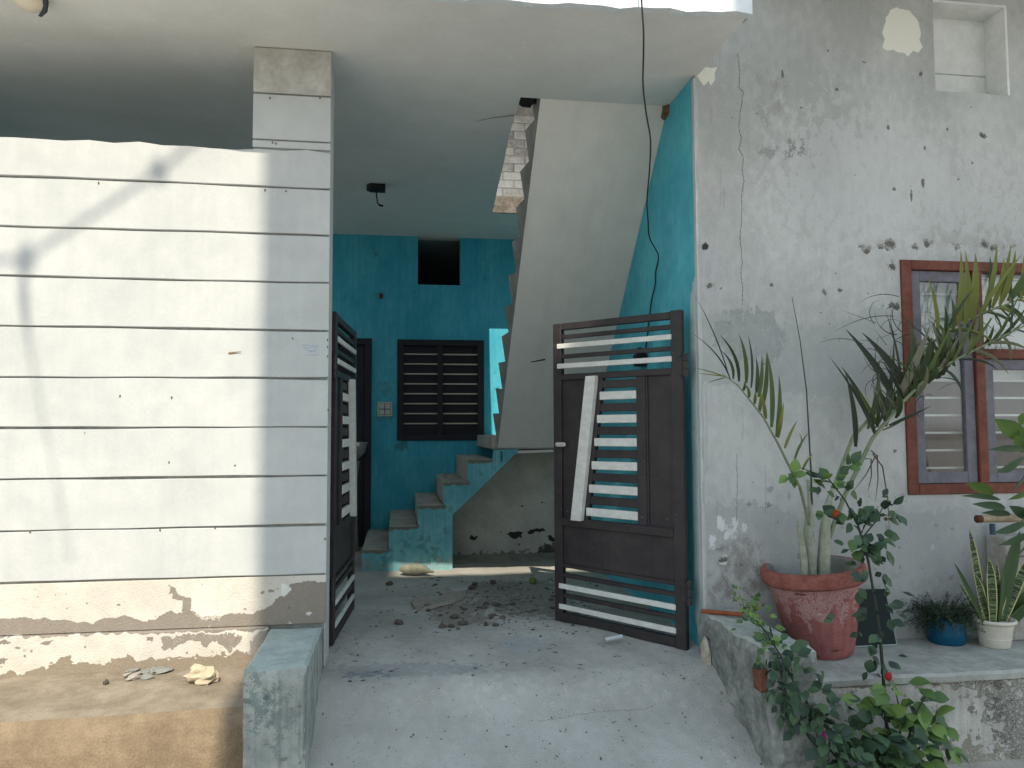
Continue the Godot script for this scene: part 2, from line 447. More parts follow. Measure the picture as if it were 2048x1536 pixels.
func ground() -> void:
	var st := MB.new()
	st.face([Vector3(-90, -0.46, -90), Vector3(90, -0.46, -90), Vector3(90, -0.46, 90), Vector3(-90, -0.46, 90)], Vector3.UP)
	one("street", st, M.street, "dusty unpaved street in front of the house", "street", "", "structure")
	# concrete of the hallway floor and of the ramp
	var t := Tex.new(1024, 1536, Rect2(-0.6, -2.75, 2.4, 3.9), rgb(166, 163, 156), rgb(188, 186, 179), 51, 9.0, 0.0, 2.0)
	t.down = true
	var FP := func(px: float, py: float) -> Vector2:
		var p := on_y(px, py, 0.0)
		for k in 6: p = on_y(px, py, floor_h(p.x, p.z))
		return Vector2(p.x, p.z)
	var fl := func(a: Array) -> PackedVector2Array:
		var o := PackedVector2Array()
		for p in a: o.append(FP.call(p[0], p[1]))
		return o
	t.poly(fl.call([[930, 1165], [1110, 1160], [1180, 1240], [1050, 1235], [960, 1215]]), rgb(78, 74, 70), 0.55, 0.09, 0.8, 10)
	t.poly(fl.call([[850, 1215], [960, 1205], [980, 1245], [880, 1255]]), rgb(128, 120, 110), 0.7, 0.04, 0.3, 40)
	t.poly(fl.call([[1005, 1272], [1090, 1272], [1080, 1305], [1010, 1306]]), rgb(158, 168, 172), 0.55, 0.05, 0.4)
	t.poly(fl.call([[660, 1333], [800, 1325], [980, 1330], [980, 1345], [760, 1352], [660, 1345]]), rgb(128, 132, 134), 0.5, 0.03, 0.6)
	t.poly(fl.call([[690, 1345], [775, 1340], [770, 1352], [690, 1352]]), rgb(92, 102, 110), 0.6, 0.02, 0.6)
	t.poly(fl.call([[640, 1360], [1480, 1340], [1560, 1545], [620, 1545]]), rgb(158, 161, 159), 0.35, 0.16, 0.2)
	t.line(fl.call([[1080, 1378], [1160, 1370], [1290, 1362], [1310, 1358]]), 0.0022, rgb(104, 100, 96), 0.5, -20)
	t.line(fl.call([[958, 1430], [966, 1465], [970, 1480], [955, 1520]]), 0.003, rgb(92, 88, 84), 0.7, -30)
	t.line(fl.call([[1230, 1320], [1262, 1335], [1300, 1332]]), 0.002, rgb(104, 100, 96), 0.5, -20)
	t.specks(900, Rect2(-0.35, 0.15, 1.95, 0.85), 0.001, 0.0045, rgb(58, 54, 50), 0.9, 3)
	t.specks(260, Rect2(-0.35, -1.2, 1.95, 1.4), 0.002, 0.012, rgb(66, 60, 54), 0.85, 4)
	t.specks(200, Rect2(0.1, -2.2, 1.2, 1.4), 0.004, 0.03, rgb(62, 58, 54), 0.8, 5, 25)
	M.floor = t.mat(0.93, 0.7)
	var uvf := func(p: Vector2) -> Vector2: return t.uv_of(p)
	one("hallway_floor", grid(-0.6, 1.66, -2.75, 0.14, 0.035, floor_h, uvf, 0.007, 5), M.floor, "dusty grey concrete floor of the hallway", "floor", "", "structure")
	var rest := MB.new()
	rest.box(Vector3(-3.2, -0.3, -3.9), Vector3(-0.6, 0.0, -0.02)); rest.box(Vector3(-0.6, -0.3, -3.9), Vector3(1.66, 0.0, -2.75))
	one("verandah_floor", rest, M.step, "shaded concrete floor behind the half wall", "floor", "", "structure")
	var ramp := grid(-0.42, 1.66, 0.14, 1.3, 0.03, floor_h, uvf, 0.007, 5)
	one("ramp", ramp, M.floor, "grey concrete ramp rising from the street to the gateway", "ramp", "", "structure")

# ---------------------------------------------------------------- house
func canopy_z(x: float) -> float: return 0.58 + 0.044 * x
func house() -> void:
	var H := thing("house", "white plank-fronted house with a deep flat canopy and teal hallway", "house", Vector3(-1.4, 0, 0))
	# half wall and pillar
	part(H, "half_wall", bx(Vector3(-3.2, -0.5, -0.13), Vector3(-0.372, 2.612, -0.014)), M.cement)
	part(H, "pillar", bx(Vector3(-0.752, 2.612, -0.235), Vector3(-0.366, 3.17, -0.014), 0.004), M.side)
	part(H, "pillar_side", bx(Vector3(-0.60, -0.02, -0.235), Vector3(-0.366, 2.612, -0.0145), 0.003), M.side)
	# planks
	var fleck := []
	for k in 10:
		var y0 := 0.444 + 0.248 * k
		var y1 := y0 + 0.248
		var x0 := -3.2
		if k == 8: y1 = 2.628
		if k == 9: continue
		var m := MB.new()
		var pieces := 24
		var top := func(x: float) -> float: return y1 - 0.0045 + 0.0022 * sin(x * 3.1 + k * 1.7) + 0.0012 * sin(x * 11.0 + k)
		var bot := func(x: float) -> float: return y0 + 0.0045 + 0.0022 * sin(x * 2.7 + k * 2.3) + 0.001 * sin(x * 13.0 + k * 3)
		var zf := func(x: float) -> float: return 0.0015 * sin(x * 1.9 + k * 2.0) + 0.001 * sin(x * 4.3 + k)
		for i in pieces:
			var xa := lerpf(x0, -0.362, float(i) / pieces)
			var xb := lerpf(x0, -0.362, float(i + 1) / pieces)
			var zt := 0.004
			var c := 0.003
			var A := Vector3(xa, bot.call(xa), zf.call(xa)); var B := Vector3(xb, bot.call(xb), zf.call(xb))
			var D := Vector3(xa, top.call(xa), zf.call(xa)); var E2 := Vector3(xb, top.call(xb), zf.call(xb))
			if k == 8:
				D.y += 0.006 * sin(xa * 23.0) + 0.004 * sin(xa * 61.0); E2.y += 0.006 * sin(xb * 23.0) + 0.004 * sin(xb * 61.0)
			var f := Vector3(0, 0, zt)
			m.face([A + f + Vector3(0, c, 0), B + f + Vector3(0, c, 0), E2 + f - Vector3(0, c, 0), D + f - Vector3(0, c, 0)], Vector3.BACK)
			m.face([A, B, B + f + Vector3(0, c, 0), A + f + Vector3(0, c, 0)], Vector3(0, -1, 1))
			m.face([D, E2, E2 + f - Vector3(0, c, 0), D + f - Vector3(0, c, 0)], Vector3(0, 1, 1))
			var bk := Vector3(0, 0, -0.016)
			m.face([A, B, B + bk, A + bk], Vector3.DOWN); m.face([D, E2, E2 + bk, D + bk], Vector3.UP)
		m.face([Vector3(-0.362, y0 + 0.004, 0.004), Vector3(-0.362, y1 - 0.004, 0.004), Vector3(-0.362, y1 - 0.004, -0.016), Vector3(-0.362, y0 + 0.004, -0.016)], Vector3.RIGHT)
		part(H, "plank", m, M.white)
	part(H, "plank", bx(Vector3(-0.756, 2.634, -0.014), Vector3(-0.362, 2.671, 0.004), 0.003), M.white)
	part(H, "plank", bx(Vector3(-0.756, 2.679, -0.014), Vector3(-0.362, 2.917, 0.003), 0.003), M.white)
	part(H, "plank", bx(Vector3(-0.756, 2.925, -0.014), Vector3(-0.362, 3.164, 0.006), 0.003), surf(rgb(170, 168, 161), rgb(194, 192, 186), 0.85, 0.5, 61, 0.3, 6.0))
	part(H, "wall_cap", bx(Vector3(-3.2, 2.602, -0.13), Vector3(-0.756, 2.622, -0.016)), M.cement)
	# peeling foot of the wall
	var t := Tex.new(1400, 260, Rect2(-2.5, 0.0, 2.14, 0.45), rgb(192, 187, 176), rgb(206, 201, 191), 71, 4.0)
	var grey := rgb(134, 126, 116)
	var K := 0.3425
	t.poly(crop_pts([[-700, 690], [0, 660], [60, 662], [150, 660], [300, 668], [330, 660], [480, 690], [540, 690], [620, 655], [730, 650], [820, 675], [900, 670], [990, 605], [1060, 640], [1110, 620], [1200, 650], [1400, 640], [1530, 620], [1660, 520], [1690, 455], [1910, 440], [1910, 720], [1500, 722], [1200, 735], [800, 745], [400, 755], [0, 768], [-700, 780]], 0, 1010, K), grey, 1.0, 0.006, 0.1, -40)
	t.poly(crop_pts([[988, 470], [1030, 478], [1040, 520], [1110, 535], [1118, 600], [1110, 650], [1060, 640], [1060, 560], [1005, 555], [1010, 525], [988, 525]], 0, 1010, K), grey, 1.0, 0.005, 0.1, -40)
	t.poly(crop_pts([[1640, 455], [1690, 470], [1700, 500], [1660, 535], [1640, 520]], 0, 1010, K), rgb(214, 214, 208), 0.9, 0.004)
	t.poly(crop_pts([[1130, 580], [1180, 575], [1230, 610], [1300, 650], [1280, 690], [1180, 690], [1130, 640]], 0, 1010, K), rgb(226, 220, 206), 0.8, 0.02, 0.9)
	for b in [[500, 690, 12], [690, 580, 9], [1580, 500, 12], [1535, 507, 9], [980, 655, 8], [1800, 630, 14], [1690, 690, 16], [1560, 690, 18]]:
		t.blob(xy(on_z(b[0] * K, 1010 + b[1] * K, 0.0)), b[2] * 0.0013, b[2] * 0.0008, grey if b[0] < 1600 else rgb(214, 212, 204), 0.9, 0.5)
	t.poly(crop_pts([[850, 772], [900, 775], [890, 798], [855, 795]], 0, 1010, K, 0.02), grey, 1, 0.004)
	t.poly(crop_pts([[935, 770], [1100, 755], [1280, 745], [1420, 755], [1400, 800], [1350, 862], [1270, 800], [1210, 820], [1100, 790], [1000, 850], [950, 830]], 0, 1010, K, 0.02), grey, 1.0, 0.008, 0.2, -40)
	t.poly(crop_pts([[1480, 745], [1600, 740], [1560, 800], [1460, 880], [1440, 860]], 0, 1010, K, 0.02), rgb(138, 132, 124), 0.9, 0.01, 0.2, -40)
	t.poly(crop_pts([[-700, 800], [60, 785], [70, 795], [0, 830], [-700, 860]], 0, 1010, K, 0.02), grey, 1.0, 0.01)
	t.poly(crop_pts([[-700, 900], [0, 890], [35, 905], [0, 945], [-700, 960]], 0, 1010, K, 0.02), grey, 1.0, 0.01)
	t.poly(crop_pts([[230, 810], [260, 785], [315, 790], [290, 815]], 0, 1010, K, 0.02), grey, 1.0, 0.004)
	t.blob(xy(on_z(102 * K, 1010 + 833 * K, 0.02)), 0.012, 0.006, grey, 0.9, 0.3)
	t.poly(crop_pts([[-700, 1040], [10, 990], [80, 950], [130, 985], [250, 950], [340, 925], [350, 880], [405, 865], [430, 920], [520, 910], [600, 925], [740, 885], [800, 905], [1100, 885], [1300, 870], [1600, 850], [1600, 1100], [-700, 1200]], 0, 1010, K, 0.02), rgb(138, 126, 110), 1.0, 0.01, 0.1, -30)
	t.specks(120, Rect2(-2.0, 0.05, 1.6, 0.38), 0.0015, 0.006, rgb(110, 100, 90), 0.7, 8)
	M.foot = t.mat(0.9, 0.5)
	var uvw := func(p: Vector3) -> Vector2: return t.uv_of(Vector2(p.x, p.y))
	var fm := MB.new(); fm.uvf = uvw; fm.box(Vector3(-3.2, 0.2, -0.014), Vector3(-0.363, 0.4395, 0.002), 0.002); part(H, "wall_foot", fm, M.foot)
	var sk := MB.new(); sk.uvf = uvw; sk.box(Vector3(-3.2, 0.0, -0.014), Vector3(-0.64, 0.1975, 0.022), 0.006); part(H, "skirting", sk, M.foot)
	# slab with its stairwell, from the canopy edge to the back wall
	var up := func(p: Vector2, h: float) -> Vector3: return Vector3(p.x, h, p.y)
	var a := MB.new()
	var front := PackedVector2Array([Vector2(-3.2, -0.42), Vector2(1.664, -0.42), Vector2(1.664, canopy_z(1.664)), Vector2(-3.2, canopy_z(-3.2))])
	a.prism(front, up, 3.168, 3.32)
	a.prism(PackedVector2Array([Vector2(-3.2, -0.42), Vector2(0.715, -0.42), Vector2(0.73, -1.0), Vector2(0.77, -1.6), Vector2(0.80, -2.2), Vector2(0.845, -2.92), Vector2(0.845, -4.0), Vector2(-3.2, -4.0)]), up, 3.168, 3.32)
	a.prism(PackedVector2Array([Vector2(0.845, -2.92), Vector2(1.76, -2.92), Vector2(1.76, -4.0), Vector2(0.845, -4.0)]), up, 3.168, 3.32)
	part(H, "slab", a, M.ceiling)
	part(H, "hole_edge", bx(Vector3(0.846, 3.172, -2.919), Vector3(1.63, 3.33, -2.905), 0.004), surf(rgb(96, 88, 80), rgb(136, 130, 122), 0.97, 0.3, 65, 0.6, 14.0))
	var fz := MB.new()
	var N := 60
	for i in N:
		var xa := lerpf(-3.2, 1.672, float(i) / N)
		var xb := lerpf(-3.2, 1.672, float(i + 1) / N)
		var ya := 3.162 + 0.006 * sin(xa * 17.0) + 0.004 * sin(xa * 41.0)
		var yb := 3.162 + 0.006 * sin(xb * 17.0) + 0.004 * sin(xb * 41.0)
		var za := canopy_z(xa)
		var zb := canopy_z(xb)
		fz.face([Vector3(xa, ya, za + 0.014), Vector3(xb, yb, zb + 0.014), Vector3(xb, 3.5, zb + 0.014), Vector3(xa, 3.5, za + 0.014)], Vector3.BACK)
		fz.face([Vector3(xa, ya, za + 0.014), Vector3(xb, yb, zb + 0.014), Vector3(xb, yb, zb - 0.03), Vector3(xa, ya, za - 0.03)], Vector3.DOWN)
		fz.face([Vector3(xa, 3.5, za + 0.014), Vector3(xb, 3.5, zb + 0.014), Vector3(xb, 3.5, zb - 0.09), Vector3(xa, 3.5, za - 0.09)], Vector3.UP)
		fz.face([Vector3(xa, 3.318, za - 0.09), Vector3(xb, 3.318, zb - 0.09), Vector3(xb, 3.5, zb - 0.09), Vector3(xa, 3.5, za - 0.09)], Vector3.FORWARD)
	fz.face([Vector3(1.672, 3.162, canopy_z(1.67) + 0.014), Vector3(1.672, 3.5, canopy_z(1.67) + 0.014), Vector3(1.672, 3.5, canopy_z(1.67) - 0.09), Vector3(1.672, 3.162, canopy_z(1.67) - 0.09)], Vector3.RIGHT)
	part(H, "fascia", fz, surf(rgb(214, 222, 226), rgb(232, 236, 238), 0.8, 0.7, 62, 0.3, 8.0))
	# back wall with door, window and ventilator openings
	var B := -3.86
	var bw := MB.new()
	for q in [[-3.2, 0, -1.16, 3.168], [-1.16, 2.1, -0.277, 3.168], [-0.277, 0, -0.022, 3.168], [-0.022, 0, 0.868, 1.064], [-0.022, 2.097, 0.184, 3.168], [0.184, 2.097, 0.624, 2.667], [0.624, 2.097, 0.868, 3.168], [0.868, 0, 1.70, 3.168]]:
		bw.box(Vector3(q[0], q[1], B - 0.14), Vector3(q[2], q[3], B))
	var bt := Tex.new(760, 620, Rect2(-0.6, 0.4, 1.9, 2.8), rgb(66, 168, 194), rgb(92, 188, 208), 72, 5.0, 6.0, 2.0)
	bt.specks(60, Rect2(-0.5, 0.8, 1.6, 2.3), 0.004, 0.03, rgb(70, 120, 128), 0.5, 41); bt.specks(40, Rect2(-0.5, 0.8, 1.6, 2.3), 0.003, 0.012, rgb(170, 206, 206), 0.6, 42)
	for i in 26:
		var x := rng.randf_range(-0.3, 1.1)
		var y := rng.randf_range(0.9, 3.0)
		bt.line(PackedVector2Array([Vector2(x, y), Vector2(x + rng.randf_range(-0.03, 0.03), y - rng.randf_range(0.05, 0.35))]), rng.randf_range(0.003, 0.01), rgb(70, 128, 138), 0.06, 0, 0.004, i)
	bt.blob(Vector2(0.0, 1.02), 0.06, 0.05, rgb(80, 110, 112), 0.6, 0.9); bt.blob(Vector2(-0.14, 1.58), 0.05, 0.07, rgb(96, 120, 120), 0.4, 0.9); bt.blob(Vector2(-0.15, 1.28), 0.08, 0.05, rgb(84, 116, 118), 0.35, 0.9)
	bw.uv = PackedVector2Array()
	for q in bw.v: bw.uv.append(bt.uv_of(Vector2(q.x, q.y)))
	part(H, "back_wall", bw, bt.mat(0.75, 0.3))
	part(H, "side_wall", bx(Vector3(1.64, -0.3, -4.0), Vector3(1.76, 3.166, -0.03)), M.teal)
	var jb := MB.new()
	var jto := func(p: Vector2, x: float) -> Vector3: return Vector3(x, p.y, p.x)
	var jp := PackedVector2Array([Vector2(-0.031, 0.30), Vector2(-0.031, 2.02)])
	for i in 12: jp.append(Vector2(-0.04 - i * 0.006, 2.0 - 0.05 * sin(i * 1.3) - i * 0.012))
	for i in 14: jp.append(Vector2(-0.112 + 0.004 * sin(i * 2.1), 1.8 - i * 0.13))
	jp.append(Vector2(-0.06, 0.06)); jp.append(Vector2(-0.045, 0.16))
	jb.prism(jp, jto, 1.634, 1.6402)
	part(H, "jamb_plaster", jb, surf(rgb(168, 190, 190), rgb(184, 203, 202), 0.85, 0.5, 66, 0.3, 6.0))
	part(H, "unseen_end_wall", bx(Vector3(-3.3, -0.4, -4.0), Vector3(-3.2, 0.9, 0.0)), M.teal)  # unseen end of the verandah, kept low to let extra light inside
	part(H, "unseen_end_panel", bx(Vector3(-3.3, 0.9, -2.3), Vector3(-3.2, 3.166, -0.0)), M.teal)  # unseen full-height panel, added to narrow that light opening
	var jm := MB.new()
	for i in 26:
		var ya := lerpf(0.05, 3.15, i / 26.0)
		jm.box(Vector3(1.6375 + 0.001 * sin(i * 1.7), ya, -0.03), Vector3(1.649 + 0.003 * sin(i * 2.9), ya + 0.119, 0.0025))
	part(H, "corner_edge", jm, M.side)
	# room behind the back wall
	var rm := MB.new()
	rm.box(Vector3(-1.6, -0.2, -6.6), Vector3(1.8, 0, B - 0.14)); rm.box(Vector3(-1.6, 3.17, -6.6), Vector3(1.8, 3.32, B - 0.14))
	rm.box(Vector3(-1.7, -0.2, -6.6), Vector3(-1.6, 3.3, B - 0.14)); rm.box(Vector3(1.8, -0.2, -6.6), Vector3(1.9, 3.3, B - 0.14)); rm.box(Vector3(-1.7, -0.2, -6.7), Vector3(1.9, 3.3, -6.6))
	part(H, "inner_room", rm, M.room)
	# stair head on the roof: whitewashed brick wall and its small roof
	part(H, "stairhead_core", bx(Vector3(0.3, 3.322, -4.0), Vector3(1.95, 4.52, -3.73)), M.mortar)
	var variants := []
	for k in 4:
		var bm := MB.new(); bm.box(Vector3(-0.1125, -0.0395, -0.02), Vector3(0.1125, 0.0395, 0.02), 0.008)
		variants.append(bm.mesh())
	var bmats := [M.brick_old, surf(rgb(140, 136, 132), rgb(196, 192, 186), 0.95, 0.4, 63, 0.5, 14.0), surf(rgb(190, 188, 184), rgb(214, 212, 208), 0.95, 0.4, 64, 0.5, 10.0)]
	for row in 13:
		for col in 7:
			var x := 0.36 + col * 0.232 + (0.116 if row % 2 == 1 else 0.0)
			if x > 1.85: continue
			piece(H, "brick", variants[(row + col) % 4], bmats[rng.randi() % 3], Transform3D(Basis(Vector3.UP, rng.randf_range(-0.01, 0.01)), Vector3(x, 3.37 + row * 0.087, -3.7425 + rng.randf_range(-0.004, 0.005))))
	part(H, "stairhead_roof", bx(Vector3(0.2, 4.52, -4.1), Vector3(1.95, 4.64, -2.6)), M.cement)
	part(H, "stairhead_side", bx(Vector3(1.72, 3.322, -3.72), Vector3(1.9, 4.52, -0.4)), M.cement)

# ---------------------------------------------------------------- stairs
func soffit1(x: float) -> float:
	return 0.0 if x < 0.45 else minf(0.452 + (x - 0.45) * 0.949, 1.0)
func staircase() -> void:
	var S := thing("staircase", "teal-sided concrete staircase turning up through the ceiling", "staircase", Vector3(0.4, 0, -3.0))
	var xs := [-0.305, -0.08, 0.16, 0.375, 0.58, 0.79]
	var hs := [0.18, 0.37, 0.54, 0.73, 0.92]
	var to := func(p: Vector2, z: float) -> Vector3: return Vector3(p.x, p.y, z)
	for i in 5:
		var x0: float = xs[i]
		var x1: float = xs[i + 1]
		var h: float = hs[i]
		var m := MB.new()
		if i == 3:
			m.box(Vector3(x0, 0, -3.859), Vector3(0.45, h, -2.526), 0.012)
			m.prism(PackedVector2Array([Vector2(0.449, 0.452), Vector2(x1, soffit1(x1)), Vector2(x1, h), Vector2(0.449, h)]), to, -3.859, -2.526)
		elif i == 4:
			m.prism(PackedVector2Array([Vector2(x0, soffit1(x0)), Vector2(x1, soffit1(x1)), Vector2(x1, h), Vector2(x0, h)]), to, -3.859, -2.526)
		else:
			m.box(Vector3(x0, 0, -3.859), Vector3(x1, h, -2.526), 0.012)
		part(S, "step", m, M.step)
	# plastered teal side of the lower flight, following the treads
	var side := PackedVector2Array([Vector2(-0.305, 0.0)])
	for i in 5:
		side.append(Vector2(xs[i], hs[i] - 0.006)); side.append(Vector2(xs[i + 1], hs[i] - 0.006))
	side.append_array([Vector2(0.80, 1.0), Vector2(1.02, 1.0), Vector2(1.0, 0.974), Vector2(0.73, 0.712), Vector2(0.45, 0.452), Vector2(0.45, 0.0)])
	var t := Tex.new(700, 560, Rect2(-0.35, 0.0, 1.4, 1.12), rgb(98, 168, 182), rgb(120, 186, 197), 81, 6.0, 9.0)
	t.poly(PackedVector2Array([Vector2(-0.35, 0), Vector2(0.5, 0), Vector2(0.5, 0.1), Vector2(0.2, 0.07), Vector2(-0.1, 0.06), Vector2(-0.35, 0.1)]), rgb(150, 148, 138), 0.7, 0.04, 0.6)
	for b in [[0.08, 0.33, 0.02], [0.22, 0.22, 0.05], [0.3, 0.12, 0.06], [-0.1, 0.1, 0.04], [0.38, 0.3, 0.03], [0.05, 0.2, 0.04], [0.68, 0.8, 0.02], [0.42, 0.5, 0.02]]:
		t.blob(Vector2(b[0], b[1]), b[2], b[2] * 1.3, rgb(84, 120, 122), 0.4, 0.9)
	for i in 5:
		t.line(PackedVector2Array([Vector2(xs[i], hs[i] - 0.012), Vector2(xs[i + 1], hs[i] - 0.012)]), 0.03, rgb(118, 118, 108), 0.6, 0.0, 0.01, i)
	t.line(PackedVector2Array([Vector2(0.83, 0.98), Vector2(0.83, 0.86)]), 0.012, rgb(150, 190, 190), 0.6)
	t.line(PackedVector2Array([Vector2(0.87, 0.98), Vector2(0.87, 0.9)]), 0.016, rgb(60, 100, 104), 0.5)
	M.stair_side = t.mat(0.85, 0.4)
	var sm := MB.new(); sm.uvf = func(p: Vector3) -> Vector2: return t.uv_of(Vector2(p.x, p.y))
	sm.prism(side, to, -2.526, -2.518)
	part(S, "side_face", sm, M.stair_side)
	part(S, "landing", bx(Vector3(0.792, 1.002, -3.859), Vector3(1.639, 1.12, -2.53), 0.01), M.step)
	var wd := MB.new()
	wd.prism(PackedVector2Array([Vector2(0.452, 0.447), Vector2(1.0, 0.967), Vector2(1.639, 0.985), Vector2(1.639, 1.001), Vector2(1.0, 0.99), Vector2(0.46, 0.475)]), to, -3.24, -2.545)
	part(S, "lower_soffit", wd, M.soffit)
	# wall under the landing
	var u := Tex.new(640, 540, Rect2(0.4, 0.0, 1.25, 1.05), rgb(184, 184, 176), rgb(204, 204, 196), 82, 5.0)
	var dk := rgb(58, 62, 56)
	u.poly(crop_pts([[1283, 1245], [1320, 1245], [1355, 1240], [1350, 1255], [1310, 1285], [1283, 1283]], 640, 780, 0.2344, -3.24), dk, 1.0, 0.008, 0.0, -40)
	u.poly(crop_pts([[1585, 1228], [1640, 1212], [1720, 1205], [1725, 1245], [1680, 1265], [1620, 1262]], 640, 780, 0.2344, -3.24), dk, 1.0, 0.008, 0.0, -40)
	u.poly(crop_pts([[1762, 1215], [1790, 1185], [1850, 1175], [1870, 1185], [1905, 1175], [1925, 1205], [1890, 1215], [1840, 1210], [1780, 1235]], 640, 780, 0.2344, -3.24), dk, 1.0, 0.008, 0.0, -40)
	u.poly(crop_pts([[1930, 1250], [1960, 1238], [2005, 1260], [2005, 1295], [1980, 1295]], 640, 780, 0.2344, -3.24), dk, 1.0, 0.008, 0.0, -40)
	u.poly(crop_pts([[1855, 1360], [1880, 1330], [2010, 1310], [2400, 1290], [2400, 1420], [1860, 1400]], 640, 780, 0.2344, -3.24), dk, 0.9, 0.02, 0.2, -30)
	u.poly(crop_pts([[1100, 1400], [1500, 1390], [1900, 1370], [2400, 1360], [2400, 1520], [1100, 1520]], 640, 780, 0.2344, -3.24), rgb(92, 86, 80), 0.8, 0.03, 0.5)
	for b in [[1723, 990, 0.009], [1895, 958, 0.009], [1925, 962, 0.004], [1695, 1315, 0.01], [1545, 1212, 0.006]]:
		u.blob(xy(on_z(640 + b[0] * 0.2344, 780 + b[1] * 0.2344, -3.24)), b[2] * 1.4, b[2], dk, 1.0, 0.3, -40)
	var um := MB.new(); um.uvf = func(p: Vector3) -> Vector2: return u.uv_of(Vector2(p.x, p.y))
	um.prism(PackedVector2Array([Vector2(0.452, 0.0), Vector2(1.638, 0.0), Vector2(1.638, 0.99), Vector2(1.0, 0.965), Vector2(0.452, 0.448)]), to, -3.32, -3.24)
	part(S, "under_wall", um, u.mat(0.92, 0.4))
	# upper flight, rising towards the street
	var toz := func(p: Vector2, x: float) -> Vector3: return Vector3(x, p.y, p.x)
	var tilt := func(p: Vector2, x: float) -> Vector3: return Vector3(x + 0.042 * (1.0 - clampf((p.y - (1.03 + (p.x + 2.52) * 1.024)) / 0.27, 0.0, 1.0)), p.y, p.x)
	var sl := func(z: float) -> float: return 1.03 + (z + 2.52) * 1.024
	for k in 10:
		var z0 := -2.52 + 0.195 * k
		var z1 := z0 + 0.195
		var h := 1.32 + 0.2 * k
		var m := MB.new()
		m.prism(PackedVector2Array([Vector2(z0, sl.call(z0)), Vector2(z1, sl.call(z1)), Vector2(z1, h), Vector2(z0, h)]), toz, 0.85, 1.638)
		part(S, "step", m, M.step)
	var prof := PackedVector2Array([Vector2(-2.53, 1.03)])
	for k in 10:
		var z0 := -2.52 + 0.195 * k
		var h := 1.32 + 0.2 * k
		prof.append(Vector2(z0 - 0.012 + 0.006 * sin(k * 2.3), h - 0.01 + 0.008 * sin(k * 1.3)))
		prof.append(Vector2(z0 + 0.185 + 0.008 * sin(k * 3.1), h - 0.012 + 0.008 * sin(k * 4.7)))
	prof.append(Vector2(-0.57, 3.22)); prof.append(Vector2(-0.40, 3.205))
	var sd := MB.new(); sd.prism(prof, tilt, 0.797, 0.806)
	part(S, "flight_side", sd, M.cement)
	var ed := MB.new()
	for k in 22:
		var za := -2.52 + k * 0.096
		var zb := za + 0.096
		var wa := 0.05 + 0.014 * sin(k * 1.9) + 0.01 * sin(k * 4.1)
		var pa: Vector3 = tilt.call(Vector2(za, sl.call(za) - 0.004), 0.7955); var pb: Vector3 = tilt.call(Vector2(zb, sl.call(zb) - 0.004), 0.7955)
		var wb := 0.05 + 0.014 * sin((k + 1) * 1.9) + 0.01 * sin((k + 1) * 4.1)
		var pc: Vector3 = tilt.call(Vector2(zb, sl.call(zb) + wb), 0.7955); var pd: Vector3 = tilt.call(Vector2(za, sl.call(za) + wa), 0.7955)
		ed.face([pa, pb, pc], Vector3.LEFT); ed.face([pa, pc, pd], Vector3.LEFT)
	part(S, "plaster_edge", ed, M.cement)
	var so := MB.new()
	so.prism(PackedVector2Array([Vector2(-2.54, 1.005), Vector2(-0.43, 3.166), Vector2(-0.40, 3.20), Vector2(-2.52, 1.03)]), toz, 0.838, 1.639)
	part(S, "upper_soffit", so, M.soffit)
	# black lump whose colour gives the shade of a hollow under the ceiling
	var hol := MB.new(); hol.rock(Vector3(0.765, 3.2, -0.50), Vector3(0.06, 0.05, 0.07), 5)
	part(S, "hollow_shade", hol, M.black)

